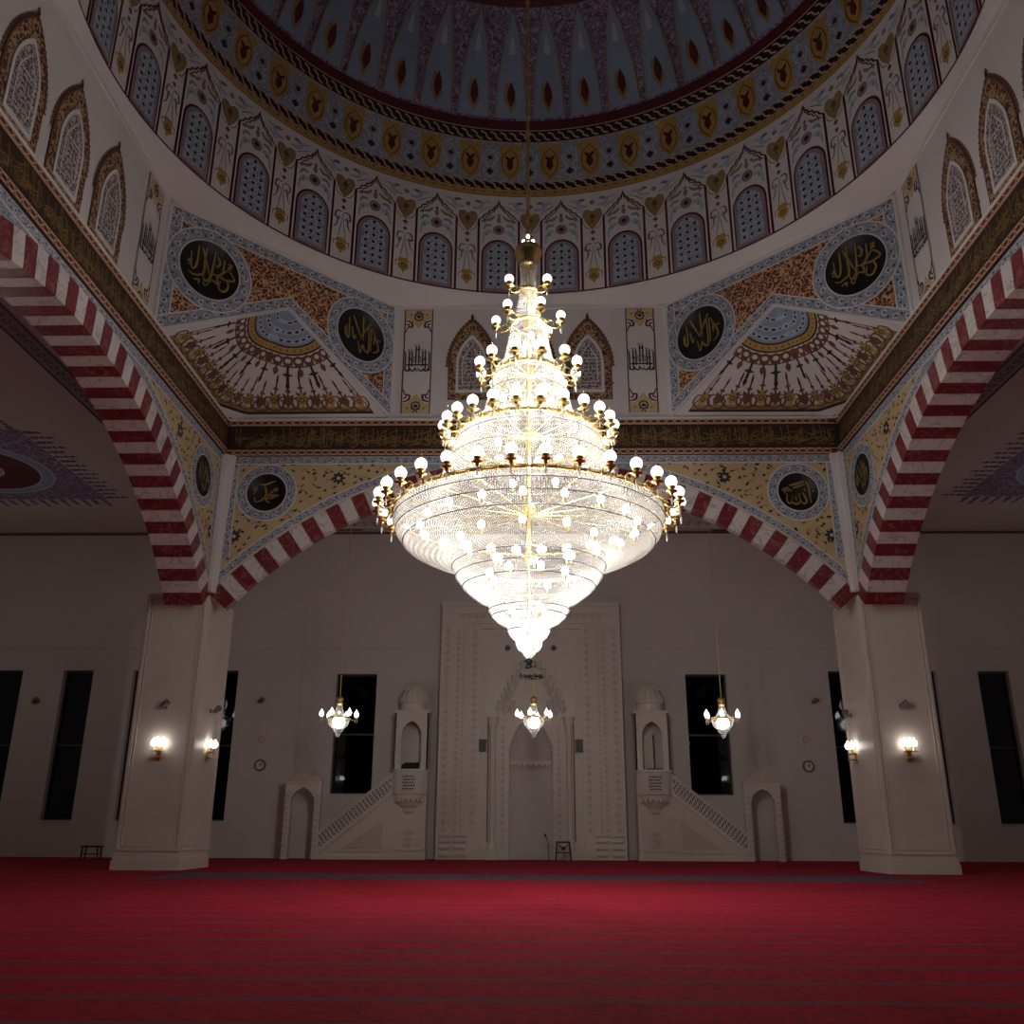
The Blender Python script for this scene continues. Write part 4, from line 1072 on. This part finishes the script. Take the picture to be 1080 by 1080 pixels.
# ------------------------------------------------------------------ mihrab
mh = empty('mihrab', (-.03, 52.6, 0), 'tall carved cream marble mihrab in the middle of the far wall', 'mihrab')
H_ = 14.0; HW = 5.16; YB = .62
mb = MB()
mb.box(-HW, -2.9, 0, YB, 0, H_, 'carve'); mb.box(2.9, HW, 0, YB, 0, H_, 'carve'); mb.box(-2.9, 2.9, 0, YB, 12.55, H_, 'carve')
for (a, z) in ((5.16, 14.0), (4.45, 13.55), (3.55, 13.0)):          # stepped rectangular mouldings
    for s in (-1, 1): mb.box(min(s * a, s * (a - .14)), max(s * a, s * (a - .14)), -.10, 0, 0, z, 'carve')
    mb.box(-a + .14, a - .14, -.10, 0, z - .14, z, 'carve')
mb.box(-HW - .08, HW + .08, -.16, YB, 13.98, 14.12, 'carve')
mb.build('outer_frame', mh)
mb = MB()                            # vertical carved bands
for s in (-1, 1):
    for (x, w_, st) in ((4.78, .34, .42), (4.15, .26, .34), (3.85, .16, .25), (3.2, .34, .42)):
        z = 1.5
        while z < 12.6:
            cx = s * x
            mb.prism([(cx - w_ / 2, z), (cx, z - st * .42), (cx + w_ / 2, z), (cx, z + st * .42)], -.05, 0, 'carved'); z += st
    for x in (3.85, 4.65):
        for z in (.2, .55, .9, 1.2): mb.box(s * x - .32, s * x + .32, -.14, 0, z, z + .16, 'carve')
x = -4.0
while x < 4.05:
    mb.prism([(x - .18, 13.27), (x, 13.1), (x + .18, 13.27), (x, 13.44)], -.05, 0, 'carved'); x += .42
mb.build('carved_band', mh)
mb = MB()                            # recessed inner panel, with the niche left open
yp = .22
NW, NZ = 1.22, 5.9
def nz(u): return NZ + 1.9 * (1 - (abs(u) / NW) ** 1.6)
us = frange(-NW, NW, 24)
mb.face([(-2.9, yp, 0), (-NW, yp, 0), (-NW, yp, 12.55), (-2.9, yp, 12.55)], 'carve'); mb.face([(NW, yp, 0), (2.9, yp, 0), (2.9, yp, 12.55), (NW, yp, 12.55)], 'carve')
for a, b in zip(us, us[1:]):
    mb.face([(a, yp, nz(a)), (b, yp, nz(b)), (b, yp, 12.55), (a, yp, 12.55)], 'carve')
for a, b in ((2.6, 12.2),):
    for s in (-1, 1): mb.box(min(s * a, s * (a - .1)), max(s * a, s * (a - .1)), yp - .07, yp, 7.7, b, 'carve')
    mb.box(-a + .1, a - .1, yp - .07, yp, b - .1, b, 'carve')
mb.build('inner_panel', mh)
mb = MB()                            # stalactite hood: rows of little cells stepping to a point
for r in range(9):
    z = 7.75 + r * .36; hw = 2.0 * (1 - (r / 9.4) ** 1.35); n_ = max(2, int(hw * 2 / .34)); step = 2 * hw / n_
    for k in range(n_):
        cx = -hw + (k + .5) * step
        if z < nz(cx) + .05 and abs(cx) < NW: continue
        if abs(cx) < hw * .52: continue
        mb.lathe([(.0, z - .12), (step * .3, z + .05), (step * .5, z + .3), (step * .5, z + .36)], 'carve', 6, (cx, yp), pi, 2 * pi, False)
mb.build('stalactite_hood', mh)
mb = MB()                            # curved niche
rows = []
for t in range(13):
    z = min(NZ * t / 9, NZ) if t <= 9 else NZ + 1.9 * (t - 9) / 3
    f = 1. if t <= 9 else max(.02, (1 - ((t - 9) / 3)) ** .62)
    rows.append([(-NW * f * cos(pi * j / 20), yp + .36 * f * sin(pi * j / 20), z) for j in range(21)])
mb.grid(rows, 'plaster', True)
mb.box(-NW * .96, NW * .96, yp + .02, yp + .05, 5.0, 5.12, 'carve')
for k in range(7): mb.prism([(-.98 + k * .32 - .13, 5.0), (-.98 + k * .32, 4.78), (-.98 + k * .32 + .13, 5.0)], yp + .02, yp + .05, 'carve')
mb.build('niche', mh)
for s in (-1, 1):
    mb = MB(); mb.lathe([(.28, .45), (.28, .75), (.2, .82), (.17, 1.0), (.17, 6.7), (.2, 6.8), (.24, 7.0), (.3, 7.25), (.3, 7.5)], 'carve', 16, (s * 2.12, yp - .2))
    mb.box(s * 2.12 - .34, s * 2.12 + .34, yp - .5, yp, 0, .45, 'carve'); mb.box(s * 2.12 - .34, s * 2.12 + .34, yp - .5, yp, 7.5, 7.72, 'carve'); mb.build('column', mh)
    mb = MB(); mb.box(s * 1.55 - .2, s * 1.55 + .2, yp - .1, yp, 0, 7.6, 'carve')
    z = .8
    while z < 7.2: mb.prism([(s * 1.55 - .14, z), (s * 1.55, z - .16), (s * 1.55 + .14, z), (s * 1.55, z + .16)], yp - .14, yp - .1, 'carved'); z += .36
    mb.build('jamb', mh)
    mb = MB(); mb.sphere((s * 1.33, yp - .02, 11.47), .16, 'greyp', 12, 8); mb.build('boss', mh)
    mb = MB(); mb.box(s * 2.40 - .03, s * 2.40 + .03, yp - .02, yp + .0, .9, 7.2, 'brown'); mb.build('painted_shadow_strip', mh)  # raised brown strip, colours in the shadow line beside the column
mb = MB(); d = D(mb, lambda u, v, h: (u, yp - h, v))
for k in range(3): d.ring(-.1 + (k - 1) * .2, 10.55 + (.1 if k == 1 else 0), .12, .2, 'inkgrey', .03, 12)
d.curve([(-.5, 10.45), (-.2, 10.3), (.1, 10.4), (.42, 10.35)], .1, 'inkgrey', .032); d.disc(-.05, 10.62, .1, 'inkgrey', .034, 8)
script_band(D(mb, lambda u, v, h: (u, yp - h, v)), -.75, .65, 9.62, 10.02, 'inkgrey', .03, 4, .05); script_band(D(mb, lambda u, v, h: (u, yp - h, v)), -.75, .65, 9.62, 10.0, 'inkgrey', .034, 8, .05)
mb.build('inscription', mh)

def speaker(loc, label, src=None):
    if src:
        t = copy_tree(src); t.location = loc; t['label'] = label; return t
    t = empty('loudspeaker', loc, label, 'loudspeaker', 'loudspeakers on the mihrab')
    mb = MB(); mb.prism([(-.2, -.32), (.2, -.32), (.22, .32), (-.22, .32)], -.3, -.03, 'greyp'); mb.build('cabinet', t)
    mb = MB(); mb.box(-.17, .17, -.32, -.3, -.28, .28, 'dmetal'); mb.build('grille', t)
    mb = MB(); mb.box(-.06, .06, -.05, .0, -.1, .1, 'dmetal'); mb.build('bracket', t)
    return t
sp0 = speaker((-2.72, 52.82, 5.98), 'grey loudspeaker left of the prayer niche')
speaker((2.66, 52.82, 5.98), 'grey loudspeaker right of the prayer niche', sp0)

# ------------------------------------------------------------------ minbar and matching pulpit
def cusped(hw, z0, zs, zt, n=7):
    out = [(-hw, z0), (-hw, zs)]
    for k in range(n * 2 + 1):
        t = k / (n * 2); a = pi - pi * t
        x = hw * cos(a) * (.94 if k % 2 else 1.0); z = zs + (zt - zs) * (sin(a) ** .8) * (.93 if k % 2 else 1.0); out.append((x, z))
    return out + [(hw, zs), (hw, z0)]
def cusped(hw, z0, zs, zt):
    h = [(-1, 0), (-.97, .27), (-.86, .30), (-.80, .56), (-.62, .62), (-.53, .82), (-.32, .85), (-.22, .95), (0, 1.)]
    h = h + [(-x, z) for x, z in h[-2::-1]]
    return [(-hw, z0)] + [(x * hw, zs + (zt - zs) * z) for x, z in h] + [(hw, z0)]
def frame_with_hole(mb, x0, x1, z0, z1, cx, hole, y0, y1, mt):
    """rectangle with an arched hole, as vertical strips"""
    hl = [(cx + x, z) for x, z in hole]; top = hl[1:-1]
    xs = [p[0] for p in top]
    for y in (y0, y1):
        mb.face([(x0, y, z0), (min(xs), y, z0), (min(xs), y, z1), (x0, y, z1)], mt); mb.face([(max(xs), y, z0), (x1, y, z0), (x1, y, z1), (max(xs), y, z1)], mt)
        for a, b in zip(top, top[1:]):
            if b[0] - a[0] > 1e-5: mb.face([(a[0], y, a[1]), (b[0], y, b[1]), (b[0], y, z1), (a[0], y, z1)], mt)
        if hl[0][1] > z0: mb.face([(min(xs), y, z0), (max(xs), y, z0), (max(xs), y, hl[0][1]), (min(xs), y, hl[0][1])], mt)
    for a, b in zip(hl, hl[1:]): mb.face([(a[0], y0, a[1]), (b[0], y0, b[1]), (b[0], y1, b[1]), (a[0], y1, a[1])], mt)
    if hl[0][1] > z0: mb.face([(hl[0][0], y0, hl[0][1]), (hl[-1][0], y0, hl[0][1]), (hl[-1][0], y1, hl[0][1]), (hl[0][0], y1, hl[0][1])], mt)
    for (a, b, c, e) in ((x0, x0, z0, z1), (x1, x1, z0, z1)): mb.face([(a, y0, c), (a, y1, c), (a, y1, e), (a, y0, e)], mt)
    mb.face([(x0, y0, z1), (x1, y0, z1), (x1, y1, z1), (x0, y1, z1)], mt)

def minbar(s, loc, name, label, cat):
    t = empty(name, loc, label, cat)
    fn = (lambda p: (-s * p[0], p[1], p[2]))        # built for the left side, x from the mihrab outwards negative; mirrored for s > 0
    N = lambda: MB((lambda p: (p[0], p[1], p[2])) if s < 0 else (lambda p: (-p[0], p[1], p[2])))
    D0, D1 = 0., 1.15
    mb = N(); mb.box(-.93, .93, D0, D1, 0, 4.5, 'carve')
    mb.box(-.97, .97, D0 - .04, D1, 0, .25, 'carve')
    for (a, z0, z1) in ((.72, .45, 2.0),):
        for q in (-a, a - .06): mb.box(q, q + .06, D0 - .04, D0, z0, z1, 'carve')
        mb.box(-a, a, D0 - .04, D0, z0, z0 + .06, 'carve'); mb.box(-a, a, D0 - .04, D0, z1 - .06, z1, 'carve')
    for k in range(3): mb.prism([(-.3, .75 + k * .3), (0, .6 + k * .3), (.3, .75 + k * .3), (0, .9 + k * .3)], D0 - .05, D0, 'carved')
    mb.build('tower_base', t)
    mb = N()                       # corbelled balcony
    for (z, r) in ((2.05, .05), (2.2, .22), (2.45, .36), (2.5, .5), (2.75, .62), (2.8, .78), (3.1, .92), (3.15, .98), (3.35, 1.0)):
        pass
    mb.lathe([(.03, 2.05), (.2, 2.12), (.22, 2.28), (.4, 2.42), (.42, 2.6), (.62, 2.76), (.66, 2.95), (.86, 3.08), (.9, 3.3), (.99, 3.34), (.99, 4.48), (1.05, 4.5), (1.05, 4.62), (0, 4.62)], 'carve', 8, (0, D0 + .15), pi, 2 * pi, False, sx=1., sy=.62)
    for k in range(9):
        a = pi + pi * (k + .5) / 9; mb.sphere((.8 * cos(a), D0 + .15 + .52 * sin(a), 2.98), .09, 'carve', 6, 4, 1.4)
    mb.build('balcony', t)
    mb = N(); d = D(mb, lambda u, v, h: (u, -.475 - h, v))      # pierced screen on the balcony front
    for k in range(5):
        for j in range(5):
            x = (k - 2) * .13 + (.065 if j % 2 else 0); z = 3.6 + j * .16
            d.disc(x - .03, z, .05, 'dark', .02, 6)
    d.stroke([(-.34, 3.46), (.34, 3.46), (.34, 4.42), (-.34, 4.42)], .05, 'carve', .02, True)
    mb.build('pierced_panel', t)
    mb = N(); frame_with_hole(mb, -.93, .93, 4.5, 7.72, 0, cusped(.55, 4.66, 6.5, 7.22), D0, D0 + .14, 'carve')
    mb.box(-.93, -.79, D0, D1, 4.5, 7.72, 'carve'); mb.box(.79, .93, D0, D1, 4.5, 7.72, 'carve'); mb.box(-.93, .93, D1 - .12, D1, 4.5, 7.72, 'carve')
    mb.box(-.99, .99, D0 - .06, D1, 7.66, 7.82, 'carve')
    for q in (-.86, .74): mb.box(q, q + .12, D0 - .05, D0, 4.62, 7.6, 'carve')
    mb.build('canopy', t)
    mb = N(); prof = [(.74, 7.82), (.74, 8.2), (.80, 8.25), (.79, 8.4), (.73, 8.7), (.60, 8.98), (.46, 9.2), (.26, 9.34), (.08, 9.40), (.05, 9.5), (0, 9.58)]
    mb.lathe(prof, 'carve', 16, (0, .58), smooth=False)
    for k in range(16):
        a = 2 * pi * k / 16; mb.tube([(r * cos(a), .58 + r * sin(a), z) for r, z in prof[3:9]], .05, 'carve', 4)
    mb.build('dome_cap', t)
    # stair: from (-.93) out to (-4.95)
    xa, xb = -.93, -5.0
    mb = N(); mb.prism([(xb, 0), (xa, 0), (xa, 3.32), (xb, .12)], D0 + .08, D1, 'carve')
    mb.prism([(xb + .9, .38), (xa - .25, .38), (xa - .25, 2.45)], D0 + .03, D0 + .08, 'carve'); mb.prism([(xb + 1.5, .55), (xa - .42, .55), (xa - .42, 2.0)], D0 + .01, D0 + .05, 'carved')
    mb.box(xb, xa, D0 + .03, D0 + .08, 0, .2, 'carve')
    for k in range(10):              # steps seen end-on behind the balustrade
        x1 = xb + (xa - xb) * k / 10; x2 = xb + (xa - xb) * (k + 1) / 10; z = .12 + 3.2 * (k + 1) / 10
        mb.box(x1, x2, D0 + .2, D1, z - .3, z, 'carve')
    mb.build('stair', t)
    mb = N()                        # pierced balustrade
    for (o0, o1, th) in ((0, .16, .0), (1.0, 1.14, -.03)):
        mb.prism([(xb, .12 + o0), (xa, 3.32 + o0), (xa, 3.32 + o1), (xb, .12 + o1)], D0 + th, D0 + .16, 'carve')
    mb.prism([(xb, .28), (xa, 3.48), (xa, 4.32), (xb, 1.12)], D0 + .06, D0 + .12, 'carve')
    sl = 3.2 / (xa - xb); d = D(mb, lambda u, v, h: (u, D0 + .06 - h, v + .12 + (u - xb) * sl))
    for k in range(22):
        x = xb + .17 + k * .175
        for j, v in enumerate((.30, .48, .66, .84)):
            d.disc(x + (.08 if j % 2 else 0), v + .02, .052, 'dark', .004, 6); d.leaf(x + .02, v + .1, 2.2 if j % 2 else .6, .11, .05, 'dark', .004)
    mb.build('balustrade', t)
    gx = -5.78
    mb = N(); frame_with_hole(mb, gx - .98, gx + .98, 0, 3.95, gx, cusped(.64, .0, 2.95, 3.66), D0 - .05, D0 + .35, 'carve')
    for q in (-.94, .70):
        mb.box(gx + q, gx + q + .24, D0 - .12, D0 - .05, 0, 3.5, 'carve')
        for z in range(10): mb.box(gx + q + .02, gx + q + .22, D0 - .15, D0 - .12, .3 + z * .32, .42 + z * .32, 'carved')
    mb.build('gate', t)
    mb = N(); cr = [(-1.0, 3.9), (1.0, 3.9), (1.0, 4.05), (.86, 4.2), (.62, 4.28), (.45, 4.5), (.2, 4.58), (0, 4.82), (-.2, 4.58), (-.45, 4.5), (-.62, 4.28), (-.86, 4.2), (-1.0, 4.05)]
    mb.prism([(gx + x, z) for x, z in cr], D0 - .08, D0 + .35, 'carved'); mb.box(gx - 1.02, gx + 1.02, D0 - .1, D0 + .36, 3.86, 3.98, 'carve')
    for k in range(7): mb.sphere((gx - .72 + k * .24, D0 - .08, 4.1), .07, 'carve', 6, 4)
    mb.build('gate_crest', t)
    return t
minbar(-1, (-6.64, 52.0, 0), 'minbar', 'carved marble minbar with stairs and arched gate, left of the mihrab', 'minbar')
minbar(1, (6.64, 52.0, 0), 'pulpit', 'carved marble pulpit with stairs and arched gate, right of the mihrab', 'pulpit')

# things on the balconies
t = empty('book_rest', (-6.72, 52.35, 4.62), 'dark cloth covered book rest in the opening of the minbar tower', 'book rest')
mb = MB(); mb.prism([(-.5, .0), (.42, .0), (.5, .42), (.1, .36), (-.42, .32)], -.02, .25, 'fabric'); mb.build('cushion', t)
mb = MB(); mb.box(-.3, .2, .0, .2, .33, .40, 'wood'); mb.build('book', t)
t = empty('microphone_stand', (6.75, 52.45, 4.62), 'slim dark microphone stand in the opening of the pulpit tower', 'microphone stand', None)
mb = MB(); mb.lathe([(0, .06), (.34, .05), (.36, 0)], 'dmetal', 16); mb.box(-.42, .42, -.12, .16, 0, .12, 'dmetal'); mb.build('base', t)
mb = MB(); mb.tube([(0, 0, .05), (.0, 0, 1.75)], .028, 'dmetal', 6); mb.build('pole', t)
mb = MB(); mb.tube([(0, 0, 1.74), (-.02, -.08, 1.9)], [.03, .045], 'dmetal', 8); mb.build('microphone', t)

# ------------------------------------------------------------------ objects on the carpet
t = empty('microphone_stand', (.88, 51.2, 0), 'black floor microphone stand with a bent neck beside the mihrab stool', 'microphone stand')
mb = MB(); mb.lathe([(0, .05), (.16, .04), (.18, 0)], 'dmetal', 14); mb.build('base', t)
mb = MB(); mb.tube([(0, 0, .03), (0, 0, .8), (-.04, 0, 1.0), (-.14, -.02, 1.2)], .022, 'dmetal', 6); mb.tube([(0, 0, .75), (.16, 0, .82), (.3, 0, .62)], .012, 'dmetal', 5); mb.build('pole', t)
mb = MB(); mb.tube([(-.14, -.02, 1.2), (-.2, -.03, 1.32)], [.04, .055], 'dmetal', 8); mb.build('microphone', t)
t = empty('book_stand', (1.66, 51.55, 0), 'dark wooden stand with a small open shelf on the carpet before the mihrab', 'book stand')
for s in (-1, 1):
    for y in (-.16, .16): mb = MB(); mb.tube([(s * .40, y, 0), (s * .33, y, .92)], .035, 'wood', 5); mb.build('leg', t)
mb = MB(); mb.box(-.38, .38, -.2, .2, .88, .96, 'wood'); mb.build('top', t)
mb = MB(); mb.box(-.34, .34, -.18, .18, .38, .43, 'wood'); mb.build('shelf', t)
mb = MB(); d = D(mb, lambda u, v, h: (u, -.18 - h, v)); d.curve([(-.3, .85), (-.1, .68), (.1, .68), (.3, .85)], .06, 'wood', .0); d.disc(0, .6, .1, 'wood', 0, 10); mb.build('front_scroll', t)
t = empty('low_stool', (-22.4, 49.4, 0), 'dark wooden stool standing on the carpet by the left aisle windows', 'stool')
for x in (-.4, .4):
    for y in (-.22, .22): mb = MB(); mb.tube([(x * 1.08, y, 0), (x * .95, y, .62)], .04, 'wood', 6); mb.build('leg', t)
mb = MB(); mb.box(-.48, .48, -.28, .28, .6, .68, 'wood'); mb.build('seat', t)
mb = MB(); mb.box(-.4, .4, -.2, -.16, .25, .3, 'wood'); mb.box(-.4, .4, .16, .2, .25, .3, 'wood'); mb.build('stretcher', t)

# ------------------------------------------------------------------ world, camera, view
wd = bpy.data.worlds.new('night'); SC.world = wd; wd.use_nodes = True
wd.node_tree.nodes['Background'].inputs[0].default_value = (.010, .010, .016, 1); wd.node_tree.nodes['Background'].inputs[1].default_value = .15
cam = bpy.data.cameras.new('camera'); co = bpy.data.objects.new('camera', cam); COL.objects.link(co)
cam.sensor_width = 36; cam.lens = 36 * 969 / 1080; cam.clip_end = 300
th, yaw, roll = radians(19.0), radians(1.24), radians(.25)
f = Vector((-sin(yaw) * cos(th), cos(yaw) * cos(th), sin(th))); r = Vector((cos(yaw), sin(yaw), 0)); u = r.cross(f)
r2 = r * cos(roll) + u * sin(roll); u2 = u * cos(roll) - r * sin(roll)
mt_ = Matrix((r2, u2, -f)).transposed().to_4x4(); mt_.translation = (0, 0, 1.6); co.matrix_world = mt_
SC.camera = co
SC.view_settings.view_transform = 'Standard'; SC.view_settings.look = 'None'; SC.view_settings.gamma = 1.; SC.view_settings.exposure = -0.95
SC.view_settings.use_curve_mapping = False
